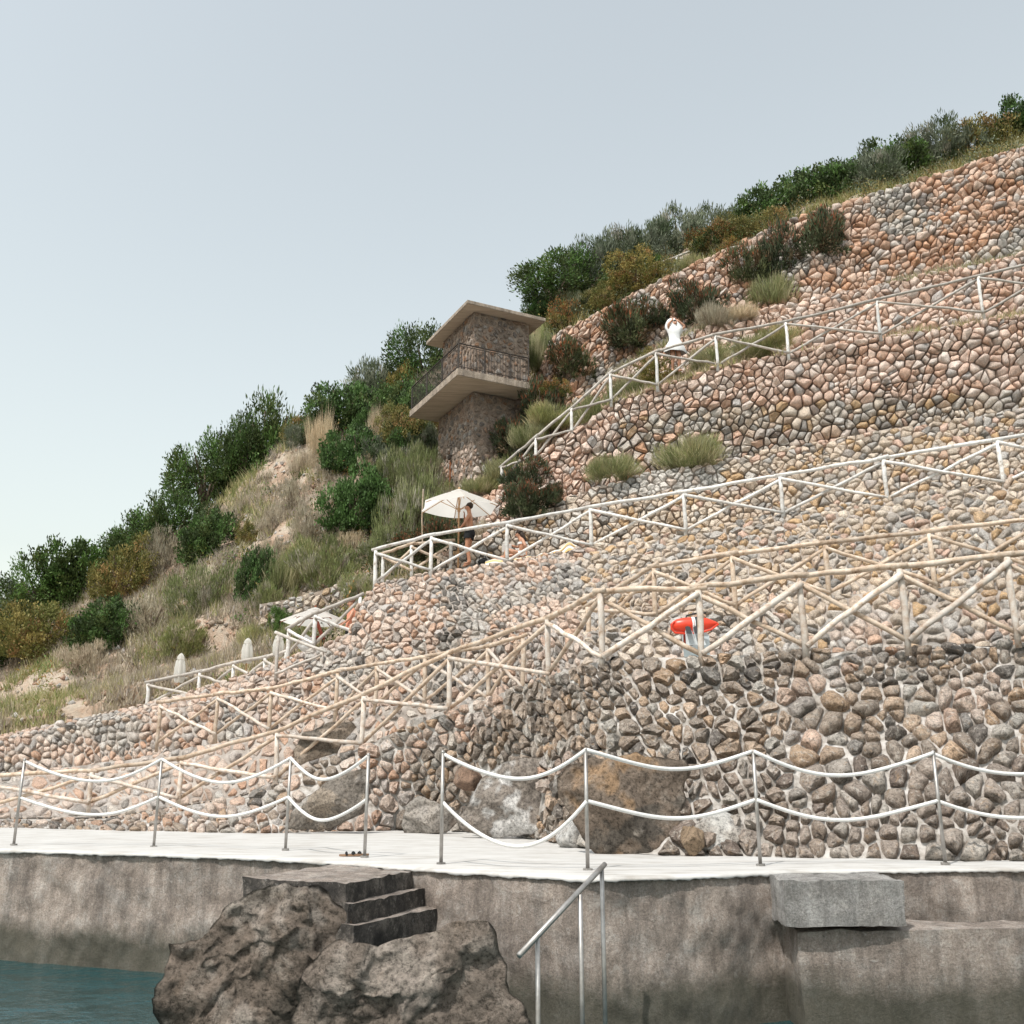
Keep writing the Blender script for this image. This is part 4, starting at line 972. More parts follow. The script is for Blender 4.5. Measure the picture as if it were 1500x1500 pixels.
hair_cap(Ww, Hw, wo_, .03, .025, (.105, .10, .105))
skinned('long_hair', [Ww((.03,0,.80)), Ww((-.03,.02,.72)), Ww((-.09,.03,.62)), Ww((-.13,.03,.50))], [(0,1),(1,2),(2,3)], [.08,.075,.06,.035], M['hair'], wo_)
garment(Ww, [((-.01,0,.24), .128, .15), ((.0,0,.17), .140, .18), ((.02,0,.09), .150, .19)], 'bikini_bottom', M['white_cloth'], wo_)
garment(Ww, [((-.04,0,.50), .142, .148), ((-.04,0,.44), .142, .148)], 'bikini_top', M['white_cloth'], wo_)
bk = MB(); c0 = Ww((.42, .02, .36)); bk.box(c0, (.26, .02, .20), (1, .1, .1), (0, 1, .35), (0, -.3, 1)).box(c0 + Vector((-.0, -.012, .0)), (.25, .012, .19), (1, .1, .1), (0, 1, .35), (0, -.3, 1))
tag(bk.build('magazine', M['white_cloth']), 'white magazine held by the woman on the towel', 'magazine')
# striped towels: one colour per woven stripe
m, nt, bs = mat('striped_towel'); g = nt.nodes.new('ShaderNodeTexCoord'); wv_ = N(nt, 'ShaderNodeTexWave', Scale=2.1, Distortion=.25); wv_.bands_direction = 'Y'
nt.links.new(g.outputs['Object'], wv_.inputs['Vector']); nt.links.new(ramp(nt, wv_.outputs['Fac'], [(.5, (.78, .76, .70)), (.56, (.66, .44, .20))]), bs.inputs['Base Color']); bs.inputs['Roughness'].default_value = .95
M['towel'] = m
def towel(a, b, w, label, drape=0, hump=.0, lift_=.11, thick=.02):
    a, b = Vector(a), Vector(b); d = (b - a); L = d.length; x = d.normalized(); y = Vector((0, 0, 1)).cross(x).normalized(); nu, nv = 30, 12; V = []
    for side in (0, 1):
        for i in range(nu + 1):
            for j in range(nv + 1):
                f, g_ = i / nu, j / nv - .5; p = a + d * f + y * (g_ * w)
                p.z += lift_ - (drape * max(0, -g_ * 2 - .4)) + .018 * math.sin(f * 19 + g_ * 5) + hump * math.exp(-((f - .8) / .16) ** 2) - side * thick
                V.append(p)
    n1 = (nu + 1) * (nv + 1); Fs = []
    for i in range(nu):
        for j in range(nv):
            q = i * (nv + 1) + j; Fs += [(q, q + 1, q + nv + 2, q + nv + 1), (n1 + q, n1 + q + nv + 1, n1 + q + nv + 2, n1 + q + 1)]
    bd = [i * (nv + 1) for i in range(nu + 1)]; be = [i * (nv + 1) + nv for i in range(nu + 1)]
    for A in (bd, be):
        for k in range(nu): Fs.append((A[k], A[k+1], A[k+1] + n1, A[k] + n1))
    for A in ([j for j in range(nv + 1)], [nu * (nv + 1) + j for j in range(nv + 1)]):
        for k in range(nv): Fs.append((A[k], A[k+1], A[k+1] + n1, A[k] + n1))
    ang = math.atan2(x.y, x.x); Ri = Matrix.Rotation(-ang, 3, 'Z'); Vl = [Ri @ (v - a) for v in V]
    o = mesh_obj('beach_towel', Vl, Fs, M['towel'], smooth=True); o.location = a; o.rotation_euler = (0, 0, ang)
    return tag(o, label, 'towel')
towel(P(712, 829, 26.25), P(790, 821, 26.15), .9, 'yellow and white striped towel under the seated woman', .5)
towel(P(787, 821, 26.1), P(846, 808, 26.0), .8, 'crumpled yellow striped towel right of the seated woman', .5, .16, .12)
# bag at the man's heels
bg_ = P(707, 829, 26.7); vs, fs = rock_mesh(61, (.17, .12, .12), 3, 8, .1); tb_ = mesh_obj('beach_bag', [v + bg_ + Vector((0, 0, .12)) for v in vs], fs, M['trunks'], smooth=True)
tag(tb_, 'black beach bag slumped on the ground behind the man', 'bag')
MB().tube([bg_ + Vector((-.1, 0, .2)), bg_ + Vector((-.05, -.02, .33)), bg_ + Vector((.05, -.02, .33)), bg_ + Vector((.1, 0, .2))], .012, 6).build('strap', M['trunks'], tb_)

# person in white on the upper path: arms raised to the head under a white beach dress
Jg = dict(pelvis=(0,0,.88), waist=(0,0,1.02), chest=(-.01,0,1.24), neck=(.01,0,1.40), jaw=(.04,0,1.46), head=(.05,0,1.54), top=(.04,0,1.61), facing=(1,0,-.2),
 sh_l=(0,.15,1.32), el_l=(.10,.30,1.44), wr_l=(.09,.14,1.58), ha_l=(.06,.05,1.65), sh_r=(0,-.15,1.32), el_r=(.10,-.22,1.46), wr_r=(.08,-.09,1.60), ha_r=(.05,-.02,1.67),
 hip_l=(0,.08,.82), kn_l=(.06,.09,.46), an_l=(.0,.09,.08), toe_l=(.17,.11,.03), hip_r=(0,-.08,.82), kn_r=(.02,-.09,.46), an_r=(-.06,-.09,.08), toe_r=(.12,-.11,.03))
gbp = P(991, 556, 31.2); gbp.z += .22
gr, Wg, Hg = person(gbp, R(-75), Jg, 'person in a loose white beach dress on the upper path with arms raised', M['skin2'], 1.12)
hair_cap(Wg, Hg, gr, .03, .02)
garment(Wg, [((-.03,0,1.70), .03, .04), ((-.04,0,1.685), .10, .13), ((-.05,0,1.62), .135, .20), ((-.04,.03,1.50), .15, .27), ((-.03,.06,1.40), .155, .31), ((-.0,.02,1.32), .155, .24), ((0,0,1.20), .15, .18), ((0,0,1.05), .13, .165), ((0,0,1.00), .145, .17), ((0,0,.93), .175, .21), ((0,0,.80), .20, .27), ((.01,0,.66), .22, .33), ((.01,0,.62), .21, .32)], 'beach_dress', M['white_cloth'], gr, 24, wob=.06)
# person by the small parasol, seen over the wall
M['coral'] = noisy('coral_shirt', [(.62, .24, .15), (.70, .32, .22)], 9)
M['cap'] = noisy('brown_cap', [(.16, .08, .05), (.24, .13, .09)], 9)
Js = dict(J); Js.update(facing=(1,.1,-.3), el_r=(.10,-.24,1.14), wr_r=(.28,-.20,1.05), ha_r=(.36,-.18,1.0))
sbp = P(512, 966, 26.0)
sp_, Ws, Hs = person(sbp, R(195), Js, 'person in a coral shirt and brown cap partly hidden by the wall at left', M['skin2'], .92)
hair_cap(Ws, Hs, sp_, .02, .04, (.11, .10, .085), mt=M['cap'])
garment(Ws, [((0,0,1.49), .07, .08), ((-.01,0,1.44), .12, .18), ((-.02,0,1.33), .155, .20), ((-.01,0,1.1), .145, .175), ((0,0,.93), .16, .19), ((0,0,.86), .16, .19)], 'shirt', M['coral'], sp_)
garment(Ws, [((0,0,.93), .145, .18), ((0,0,.75), .16, .20), ((.02,0,.55), .16, .20)], 'shorts', M['trunks'], sp_)
# white cloth and red seat beneath the small parasol
q = P(444, 950, 26.6); MB().box(q + Vector((0, 0, .18)), (.5, .5, .05), (1, .2, 0), (-.2, 1, 0)).box(q + Vector((.26, .0, .42)), (.05, .5, .5), (1, .2, .3), (-.2, 1, 0), (-.3, 0, 1))
ch_ = empty('beach_chair', q, 'low beach chair with a red back under the small parasol', 'beach chair')
M['redcloth'] = noisy('dark_red_canvas', [(.26, .05, .03), (.34, .09, .06)], 9)
q2 = P(459, 940, 26.2)
MB().box(q2 + Vector((.05, 0, .1)), (.42, .42, .04), (1, .1, .1)).build('seat', M['redcloth'], ch_); MB().box(q2 + Vector((.16, 0, .32)), (.04, .42, .48), (1, 0, .4), (0, 1, 0), (-.4, 0, 1)).build('backrest', M['redcloth'], ch_)
for sx in (-.14, .24):
    for sy in (-.18, .18): MB().tube([q2 + Vector((sx, sy, .1)), q2 + Vector((sx, sy, -.2))], .014, 6).build('leg', M['teak'], ch_)
vs, fs = rock_mesh(71, (.24, .2, .26), 3, 6, .12); tag(mesh_obj('white_towel', [v + P(449, 943, 26.0) for v in vs], fs, M['white_cloth'], smooth=True), 'white towel bundled beside the red beach chair', 'towel')

# ---------------------------------------------------------------- rescue float, fins and board behind the driftwood railing
def glossy(name, c, r=.35):
    m, nt, bs = mat(name); n1 = noise_n(nt, 6, 4, .6); nt.links.new(ramp(nt, n1, [(.3, tuple(x * .88 for x in c)), (.7, c)]), bs.inputs['Base Color']); bs.inputs['Roughness'].default_value = r; return m
M['red'] = glossy('red_float_plastic', (.72, .055, .02)); M['paleblue'] = glossy('pale_blue_board', (.55, .66, .70), .5); M['rubber'] = glossy('black_rubber', (.018, .018, .02), .5); M['finw'] = glossy('pale_grey_fin', (.50, .53, .54), .45); M['darkgrey'] = glossy('dark_grey_rubber', (.06, .075, .075), .5)
fT = 15.9; ct = P(1018, 915, fT)
fl = empty('rescue_float', ct, 'red torpedo rescue float hanging on the wall behind the driftwood post', 'rescue float')
def loft(name, rings, mt, parent, n=14):
    V = []; 
    for c, ax, ay, az, ry, rz in rings:
        for k in range(n): w = 2 * math.pi * k / n; V.append(Vector(c) + Vector(ay) * math.cos(w) * ry + Vector(az) * math.sin(w) * rz)
    m_ = len(rings); Fs = [(i*n+k, i*n+(k+1) % n, (i+1)*n+(k+1) % n, (i+1)*n+k) for i in range(m_-1) for k in range(n)] + [tuple(range(n-1, -1, -1)), tuple((m_-1)*n+k for k in range(n))]
    return MB().add(V, Fs).build(name, mt, parent, True)
ax = Vector((1, 0, .06)).normalized(); az = Vector((0, 0, 1)); ay = Vector((0, -1, 0))
prof = [(-.37, .03), (-.355, .07), (-.30, .105), (-.18, .122), (0, .125), (.10, .118), (.22, .085), (.32, .04), (.37, .018)]
loft('float_body', [(ct + ax * x, ax, ay, az, r * .85, r) for x, r in prof], M['red'], fl)
for dx, w, mt in ((-.045, .012, M['white_cloth']), (.02, .028, M['rubber']), (-.015, .008, M['white_cloth'])):
    MB().tube([ct + ax * (dx - w), ct + ax * (dx + w)], [.128, .128], 18).build('band', mt, fl)
MB().tube([ct + ax * x + az * z + ay * .06 for x, z in ((-.34, .06), (-.39, .02), (-.395, -.05), (-.34, -.12), (-.15, -.15), (.08, -.145), (.25, -.10), (.37, -.02))], .016, 7).build('grab_rail', M['red'], fl, True)
MB().tube([ct + ax * x + az * z - ay * .05 for x, z in ((-.14, .10), (-.12, .16), (.02, .19), (.2, .19))], .014, 6).build('cord', M['rubber'], fl)
bd0 = P(1022, 945, 16.2); board = empty('bodyboard', bd0, 'pale blue board leaning on the wall under the red rescue float', 'bodyboard')
def board_pts(w0, w1, y0, y1, t, mt, name, par, x0=1018, x1=1024, th=.05, n=14):
    A, B = P(x0, y0, t), P(x1, y1, t - .15); k = t / F; V = []
    for s_ in (0, 1):
        for i in range(n + 1):
            f = i / n; p = A.lerp(B, f); w = (w0 + (w1 - w0) * f) * k / 2 * math.sqrt(max(0.02, 1 - max(0, (.18 - f) / .18) ** 2))
            for sx in (-1, 1): V.append(p + Vector((sx * w, s_ * th, 0)))
    Fs = []; h_ = 2 * (n + 1)
    for i in range(n):
        a = 2 * i; Fs += [(a, a+1, a+3, a+2), (h_+a, h_+a+2, h_+a+3, h_+a+1), (a, a+2, h_+a+2, h_+a), (a+1, h_+a+1, h_+a+3, a+3)]
    Fs += [(0, h_, h_+1, 1), (2*n, 2*n+1, h_+2*n+1, h_+2*n)]
    return MB().add(V, Fs).build(name, mt, par)
board_pts(40, 36, 924, 972, 16.1, M['paleblue'], 'deck', board, 1019, 1022)
board_pts(4, 4, 928, 946, 15.95, M['redcloth'], 'edge_strip', board, 1003, 1004, .03)
for i, (x0, x1, lb) in enumerate(((1008, 1013, 'long grey swim fin with black tip, left one of the pair under the float'), (1020, 1027, 'grey swim fin with large dark foot pocket beside the driftwood post'))):
    fn = empty('swim_fin', P(x0, 945, 15.6), lb, 'swim fin')
    board_pts(9, 15, 921, 945, 15.6, M['finw'], 'blade', fn, x0, x1, .02)
    board_pts(7, 8, 917, 928, 15.55, M['rubber'], 'tip', fn, x0 - 1, x0 + 2, .02)
    c_ = P(x1 + (0 if i == 0 else -1), 943 if i == 0 else 938, 15.5); k = 15.5 / F
    MB().ball(c_, 1, 12, 8, (4.2 * k if i == 0 else 5.2 * k, .035, (3 if i == 0 else 7) * k)).build('foot_pocket', M['rubber'] if i == 0 else M['darkgrey'], fn, True)
sg = P(1044, 964, 15.2); k = 15.2 / F
tg_ = MB().box(sg, (14 * k, .015, 9 * k)).build('wall_tag', M['white_cloth']); tag(tg_, 'little white tag with dark letters low on the wall right of the fins', 'sign')
fc = bpy.data.curves.new('lettering', 'FONT'); fc.body = 'n'; fc.size = 12 * k; fc.extrude = .002; fc.align_x = 'CENTER'; fc.align_y = 'CENTER'
fo = bpy.data.objects.new('lettering', fc); COL.objects.link(fo); fo.rotation_euler = (R(90), 0, 0); fo.location = sg + Vector((0, -.012, 0)); fc.materials.append(M['rubber'])
dg = bpy.context.evaluated_depsgraph_get(); dg.update(); lm = bpy.data.meshes.new_from_object(fo.evaluated_get(dg)); bpy.data.objects.remove(fo)
fo = bpy.data.objects.new('lettering', lm); COL.objects.link(fo); fo.rotation_euler = (R(90), 0, 0); fo.location = sg + Vector((0, -.012, 0)); attach(fo, tg_)
pp = P(898, 968, 14.6); MB().tube([pp + Vector((0, -.10, 0)), pp + Vector((0, .6, 0))], [.05, .05], 14, caps=False).build('drain_pipe', M['rubber']); o = bpy.data.objects['drain_pipe.001'] if 'drain_pipe.001' in bpy.data.objects else bpy.data.objects['drain_pipe']
o.modifiers.new('wall', 'SOLIDIFY').thickness = .008; tag(o, 'black plastic drain pipe end poking out at the foot of the driftwood railing', 'drain pipe')

# sandals left on the deck
for i, (px, py, lb) in enumerate(((514, 1254.5, 'brown sandal left on the white deck, the farther from the post'), (524, 1254, 'brown sandal left on the white deck, the nearer to the post'))):
    b = Pz(px, py, .0); rt = empty('sandal', b, lb, 'sandal'); ang = .25 + i * .2; X = Vector((math.cos(ang), math.sin(ang), 0)); Y = Vector((-X.y, X.x, 0)); V = []
    n = 20
    for z in (.004, .024):
        for kx in range(n):
            w = 2 * math.pi * kx / n; wd = .045 * (1 + .18 * math.cos(w)); V.append(b + X * .13 * math.cos(w) + Y * wd * math.sin(w) + Vector((0, 0, z)))
    MB().add(V, [tuple(range(n-1, -1, -1)), tuple(range(n, 2*n))] + [(kx, (kx+1) % n, n + (kx+1) % n, n + kx) for kx in range(n)]).build('sole', noisy('tan_sole', [(.22, .13, .08), (.30, .19, .12)], 20), rt)
    for s_ in (.02, -.05): MB().tube([b + X * s_ + Y * y_ + Vector((0, 0, z_)) for y_, z_ in ((-.045, .018), (-.03, .034), (0, .042), (.03, .034), (.045, .018))], .013, 6).build('strap', M['trunks'], rt)

# ---------------------------------------------------------------- vegetation
def leaf_mat(name, trans=.3, rough=.6):
    m, nt, bs = mat(name); at = N(nt, 'ShaderNodeAttribute', attribute_name='col'); oi = N(nt, 'ShaderNodeObjectInfo')
    c = mix(nt, at.outputs['Color'], ramp(nt, oi.outputs['Random'], [(0, (.78, .82, .80)), (.5, (1, 1, 1)), (1, (1.15, 1.08, .95))]), 1.0, 'MULTIPLY')
    nt.links.new(c, bs.inputs['Base Color']); bs.inputs['Roughness'].default_value = rough; bs.inputs['Specular IOR Level'].default_value = .3
    tr = nt.nodes.new('ShaderNodeBsdfTranslucent'); nt.links.new(c, tr.inputs[0]); mx = nt.nodes.new('ShaderNodeMixShader'); mx.inputs[0].default_value = trans
    nt.links.new(bs.outputs[0], mx.inputs[1]); nt.links.new(tr.outputs[0], mx.inputs[2]); nt.links.new(mx.outputs[0], nt.nodes['Material Output'].inputs[0]); return m
M['leaf'] = leaf_mat('leaves'); M['blade'] = leaf_mat('dry_blades', .4, .8)
M['bark'] = noisy('bark', [(.10, .07, .05), (.22, .17, .13)], 12)
def fast_mesh(name, V, Fc, C, mt):
    me = bpy.data.meshes.new(name); k = Fc.shape[1]
    me.vertices.add(len(V)); me.vertices.foreach_set('co', V.astype(np.float32).ravel())
    me.loops.add(Fc.size); me.loops.foreach_set('vertex_index', Fc.astype(np.int32).ravel())
    me.polygons.add(len(Fc)); me.polygons.foreach_set('loop_start', np.arange(0, Fc.size, k)); me.polygons.foreach_set('loop_total', np.full(len(Fc), k))
    me.update(); a = me.color_attributes.new('col', 'FLOAT_COLOR', 'POINT'); c = np.ones((len(V), 4), np.float32); c[:, :3] = C
    a.data.foreach_set('color', c.ravel()); me.materials.append(mt); return me
def unit(a): return a / (np.linalg.norm(a, axis=-1, keepdims=True) + 1e-9)
def leaves_mesh(name, centres, dirs, L, Wd, cols):
    n = len(centres); d = unit(dirs); r = rng.normal(size=(n, 3)); s = unit(np.cross(d, r))
    L = L * rng.uniform(.6, 1.3, n)[:, None]; Wd = Wd * rng.uniform(.7, 1.2, n)[:, None]
    nrm = np.cross(d, s)
    V = np.stack([centres, centres + d * L * .5 + s * Wd * .5, centres + d * L + nrm * L * .12, centres + d * L * .5 - s * Wd * .5], 1).reshape(-1, 3)
    Fc = np.arange(4 * n).reshape(n, 4); return fast_mesh(name, V, Fc, np.repeat(cols, 4, 0), M['leaf'])
def pick(cols, n, v=.2):
    c = np.array([x[1] for x in cols], float); w = np.array([x[0] for x in cols], float); i = rng.choice(len(cols), n, p=w / w.sum())
    return c[i] * rng.uniform(1 - v, 1 + v, (n, 1))
def dome(name, nc, per, cr, L, Wd, cols, lump=.2, up=.5, tips=None, hole=.0, flat=1.0, spike=0, lobes=6):
    """a crown of unit radius standing on z=0, about one unit high"""
    nl = lobes; lo = [(np.array([0, 0, .38]), .60)]
    for q in range(nl):
        w = 2 * math.pi * (q + random.random() * .8) / nl; rr = random.uniform(.38, .62); lo.append((np.array([math.cos(w) * rr, math.sin(w) * rr, random.uniform(.18, .62)]), random.uniform(.30, .46)))
    cen = []; d = []
    for q in range(nc):
        c0, r0 = lo[random.choices(range(len(lo)), [r ** 2 for _, r in lo])[0]]
        v = unit(rng.normal(size=3)); p = c0 + v * r0 * random.uniform(.45, 1) ** .5 * (1 - cr * .3)
        cen.append(p); d.append(v)
    cen = np.array(cen); d = np.array(d); cen[:, 2] = np.maximum(cen[:, 2], 0.02) * flat; d = unit(d * .7 + unit(cen) * .5)
    ccol = pick(cols, nc, .25)
    k = np.repeat(np.arange(nc), per); n = len(k)
    o = rng.normal(size=(n, 3)); o = unit(o) * (rng.uniform(0, 1, n) ** .6 * cr)[:, None]; 
    p = cen[k] + o; out = unit(o + .6 * d[k] + np.array([0, 0, up]))
    dirs = unit(out + .5 * rng.normal(size=(n, 3)))
    if spike: dirs = unit(d[k] * .7 + np.array([0, 0, spike]) + .28 * rng.normal(size=(n, 3)))
    c = ccol[k] * rng.uniform(.75, 1.25, (n, 1))
    if tips is not None:
        f = (rng.random(n) < tips[0]) & (p[:, 2] > .42); c[f] = pick(tips[1], int(f.sum()))
    p[:, 2] = np.maximum(p[:, 2], 0)
    return leaves_mesh(name, p, dirs, L, Wd, c)
def blades(name, n, r0, h, spread, w, cols, droop=.25):
    a = rng.uniform(0, 2 * math.pi, n); rr = np.sqrt(rng.random(n)) * r0; b = np.stack([np.cos(a) * rr, np.sin(a) * rr, 0 * a], 1)
    dr = unit(np.stack([np.cos(a), np.sin(a), 0 * a], 1) * (rr / r0)[:, None] + .35 * rng.normal(size=(n, 3)) * [1, 1, 0])
    H = h * rng.uniform(.45, 1.05, n)[:, None]; sp = spread * rng.uniform(.2, 1.2, n)[:, None]
    side = unit(np.cross(dr, [0, 0, 1]) + .4 * rng.normal(size=(n, 3))) * w
    up = np.array([0, 0, 1.0])
    m_ = b + dr * sp * .35 + up * H * .6; t = b + dr * sp + up * H * (1 - droop * rng.random(n)[:, None])
    V = np.stack([b - side, b + side, m_ + side * .8, m_ - side * .8, t, t + side * .05], 1).reshape(-1, 3)
    q = np.arange(n)[:, None] * 6; F1 = np.concatenate([q + [0, 1, 2, 3], q + [3, 2, 5, 4]], 0)
    return fast_mesh(name, V, F1, np.repeat(pick(cols, n, .2), 6, 0), M['blade'])
def join_mesh(name, ms, xf):
    bm = bmesh.new()
    for m_, x in zip(ms, xf):
        c = m_.copy(); c.transform(x); bm.from_mesh(c); bpy.data.meshes.remove(c)
    me = bpy.data.meshes.new(name); bm.to_mesh(me); bm.free()
    for mt in (M['leaf'], M['blade']): me.materials.append(mt)
    return me
G_DARK = [(3,(.045,.070,.022)),(2,(.070,.100,.032)),(1,(.105,.140,.042))]
G_GREY = [(3,(.16,.185,.12)),(2,(.24,.26,.185)),(1.5,(.10,.13,.065)),(.6,(.32,.30,.24))]
G_OLIVE= [(3,(.20,.18,.055)),(2,(.28,.23,.08)),(1.5,(.13,.14,.04)),(1,(.30,.19,.08))]
G_BRIGHT=[(3,(.09,.165,.045)),(2,(.13,.22,.07)),(1,(.055,.09,.03))]
G_OLEA = [(3,(.07,.085,.042)),(2,(.11,.13,.065)),(1,(.15,.105,.06))]
G_YG   = [(3,(.20,.23,.09)),(2,(.27,.29,.13)),(1,(.34,.33,.19))]
RUST   = [(2,(.34,.11,.05)),(2,(.24,.085,.05)),(1,(.42,.19,.10))]
ORAN   = [(2,(.34,.16,.05)),(1,(.28,.12,.05))]
TAN    = [(3,(.46,.39,.29)),(2,(.58,.51,.40)),(1,(.34,.27,.19)),(1,(.50,.41,.32))]
YTAN   = [(3,(.42,.38,.20)),(2,(.30,.32,.13)),(2,(.54,.48,.30))]
PROTO = {}
def proto(k, f): PROTO[k] = [f() for _ in range(3)]
proto('pine', lambda: dome('needles', 150, 70, .19, .07, .028, G_DARK + G_BRIGHT[:1], .45, .15))
proto('green', lambda: dome('foliage', 210, 50, .15, .065, .042, G_DARK + G_BRIGHT, .25, .4))
proto('bright', lambda: dome('foliage', 230, 50, .14, .06, .042, G_BRIGHT, .2, .5))
proto('grey', lambda: dome('foliage', 170, 50, .16, .10, .024, G_GREY, .2, .5, spike=.5))
proto('olive', lambda: dome('foliage', 210, 48, .14, .06, .034, G_OLIVE, .2, .6))
proto('rusty', lambda: dome('foliage', 200, 48, .14, .07, .035, G_OLIVE + G_DARK, .2, .6, tips=(.45, ORAN)))
proto('oleander', lambda: dome('foliage', 130, 44, .16, .12, .032, G_OLEA, .28, .8, tips=(.20, RUST), spike=.6))
proto('feather', lambda: dome('foliage', 130, 44, .17, .13, .016, G_YG + [(1.6, (.36, .33, .26))], .25, .6, spike=1.3))
proto('dry', lambda: dome('dry_twigs', 90, 44, .18, .14, .014, TAN, .25, .6, spike=1.3))
proto('tuft', lambda: dome('blades', 70, 60, .34, .42, .014, TAN, .3, .6, spike=1.5, flat=.7))
proto('ytuft', lambda: dome('blades', 80, 60, .32, .36, .014, YTAN + G_YG, .3, .6, spike=1.3, flat=.7))
stem_me = None
def stems(n=5, h=.6):
    mb = MB()
    for i in range(n):
        w = 2 * math.pi * i / n + random.random(); r = random.uniform(.25, .5)
        mb.tube([(0, 0, -.12), (math.cos(w) * r * .4, math.sin(w) * r * .4, h * .45), (math.cos(w) * r, math.sin(w) * r, h)], [.045, .03, .012], 5)
    me = bpy.data.meshes.new('stems'); me.from_pydata(mb.v, [], mb.f); me.materials.append(M['bark']); return me
STEMS = [stems(), stems()]
def shrub(kind, px, py, wpx, hpx, label, t=None, hill=False, dt=0.0, cat='shrub', name=None, tilt=0, group=None):
    """px, py: middle of the foot; wpx, hpx: width and height in the photograph"""
    if t is None: t = depth_on(HSTACK if hill else STACK, px, py)
    t += dt; base = P(px, py, t); k = t / F; big = 1.0 if kind in ('oleander', 'tuft', 'ytuft', 'dry', 'rusty') else 1.26 if t >= 39 and px > 790 else 1.14
    r = wpx * k / 2 * 1.28 * big; h = hpx * k * 1.08 * (1 + (big - 1) * .8)
    nm = name or {'pine': 'pine_tree', 'tuft': 'grass_tuft', 'ytuft': 'grass_tuft'}.get(kind, 'shrub')
    root = empty(nm, base, label, cat, group)
    me = random.choice(PROTO[kind]); o = bpy.data.objects.new('crown' if 'tuft' not in kind else 'blades', me); COL.objects.link(o); attach(o, root)
    o.location = base - Vector((0, 0, .06 * h)); o.scale = (r, r * .85, h * .98); o.rotation_euler = (0, R(tilt), random.uniform(0, 6.28) if not tilt else 0)
    if kind not in ('tuft', 'ytuft'):
        s = bpy.data.objects.new('stems', random.choice(STEMS)); COL.objects.link(s); attach(s, root); s.location = base; s.scale = (r, r * .85, h)
    return root
# skyline hedge and hilltop
SH = shrub
SH('pine', 812, 442, 108, 62, 'dark green pine bush at the left end of the skyline hedge, overhanging the tower side', t=39, name='pine_shrub', cat='shrub')
SH('grey', 868, 425, 82, 72, 'grey green feathery shrub next to the dark pine bush on the skyline', t=40)
SH('grey', 912, 405, 76, 66, 'grey green skyline shrub, third from the left end of the hedge', t=40.3)
SH('grey', 952, 392, 78, 62, 'pale grey green skyline shrub above the small yellow green one', t=40.5)
SH('grey', 995, 378, 84, 68, 'tall grey green skyline shrub left of the tiny white railing', t=41)
SH('grey', 1045, 366, 84, 58, 'grey green skyline shrub where the hedge is highest', t=41.5)
SH('green', 1088, 352, 70, 46, 'mid green skyline shrub between the grey ones and the dark green one', t=41)
SH('green', 1128, 350, 78, 62, 'dark green skyline shrub at the upper right', t=40.5)
SH('green', 1185, 325, 90, 66, 'dark green skyline shrub just past the upper right one', t=40.5)
SH('rusty', 1040, 378, 76, 52, 'orange brown tipped shrub above the highest stone wall', t=38.2)
SH('olive', 1088, 360, 60, 42, 'olive shrub between the orange tipped one and the dark green one on the hilltop', t=38)
SH('olive', 1132, 345, 60, 42, 'yellow orange shrub at the upper right above the highest wall', t=37.8)
SH('olive', 930, 428, 78, 46, 'rounded yellow green shrub on top of the highest wall', t=37.5)
SH('green', 962, 405, 44, 24, 'little green shrub behind the tiny white railing', t=39.2)
SH('olive', 885, 452, 56, 40, 'yellow green shrub lower left of the rounded one', t=37.4)
SH('grey', 850, 470, 44, 44, 'dull green bush between the brown round shrub and the yellow green one', t=37.6)
SH('olive', 975, 408, 36, 30, 'small yellow green shrub beside the foot of the tiny white railing', t=37.6)
SH('rusty', 828, 496, 66, 58, 'brownish round shrub just above the tower roof corner', t=37.2)
SH('ytuft', 790, 540, 42, 70, 'pale yellow green plant at the right side of the tower balcony', t=36.4)
SH('green', 792, 470, 44, 34, 'small green bush touching the right tip of the tower roof', t=38.5)
SH('ytuft', 1010, 398, 40, 26, 'grass tuft along the top of the highest wall', t=37)
for i, (x, y, w, h, kd) in enumerate(((1225,300,90,62,'green'),(1275,285,90,60,'grey'),(1325,268,92,62,'green'),(1380,252,96,64,'grey'),(1435,236,90,60,'olive'),(1490,222,90,58,'green'),(1550,205,100,60,'grey'))):
    SH(kd, x, y, w, h, ['first', 'second', 'third', 'fourth', 'fifth', 'sixth', 'last'][i] + ' shrub of the skyline hedge beyond the dark green pair, going right', t=40)
# oleanders on the upper walls
SH('oleander', 832, 556, 84, 66, 'dark rust tipped shrub on the wall right of the tower balcony')
SH('oleander', 925, 506, 96, 70, 'big dark rust tipped shrub left of the person in white', dt=-.3)
SH('oleander', 962, 474, 40, 34, 'small dark shrub at the upper right edge of the big rust tipped one', dt=-.3)
SH('oleander', 1022, 472, 80, 66, 'dark rust tipped shrub above the person in white')
SH('oleander', 1092, 416, 78, 62, 'dark rust tipped shrub on the highest wall at right')
SH('rusty', 1075, 385, 50, 34, 'rusty shrub sprawling over the top of the highest wall', t=37.2)
SH('oleander', 1142, 400, 74, 84, 'tall dark red brown shrub at the right end of the highest wall')
SH('oleander', 1205, 375, 80, 76, 'dark shrub beyond the tall red brown one on the highest wall')
SH('tuft', 1050, 482, 54, 34, 'dry greyish grass tuft right of the person in white')
SH('tuft', 1085, 470, 44, 26, 'dry grass tuft on the terrace above the upper railing')
SH('ytuft', 1132, 448, 62, 52, 'yellowish dry bush on the terrace at right under the red brown shrub')
SH('oleander', 790, 622, 74, 70, 'rust tipped shrub against the right side of the tower shaft', t=33.2)
SH('oleander', 752, 664, 58, 56, 'rust red shrub at the foot of the tower shaft', t=33.0)
SH('rusty', 806, 586, 56, 30, 'orange brown shrub creeping up beside the balcony slab', t=33.6)
SH('ytuft', 803, 622, 62, 34, 'yellow grass on the path edge below the balcony', t=32.2)
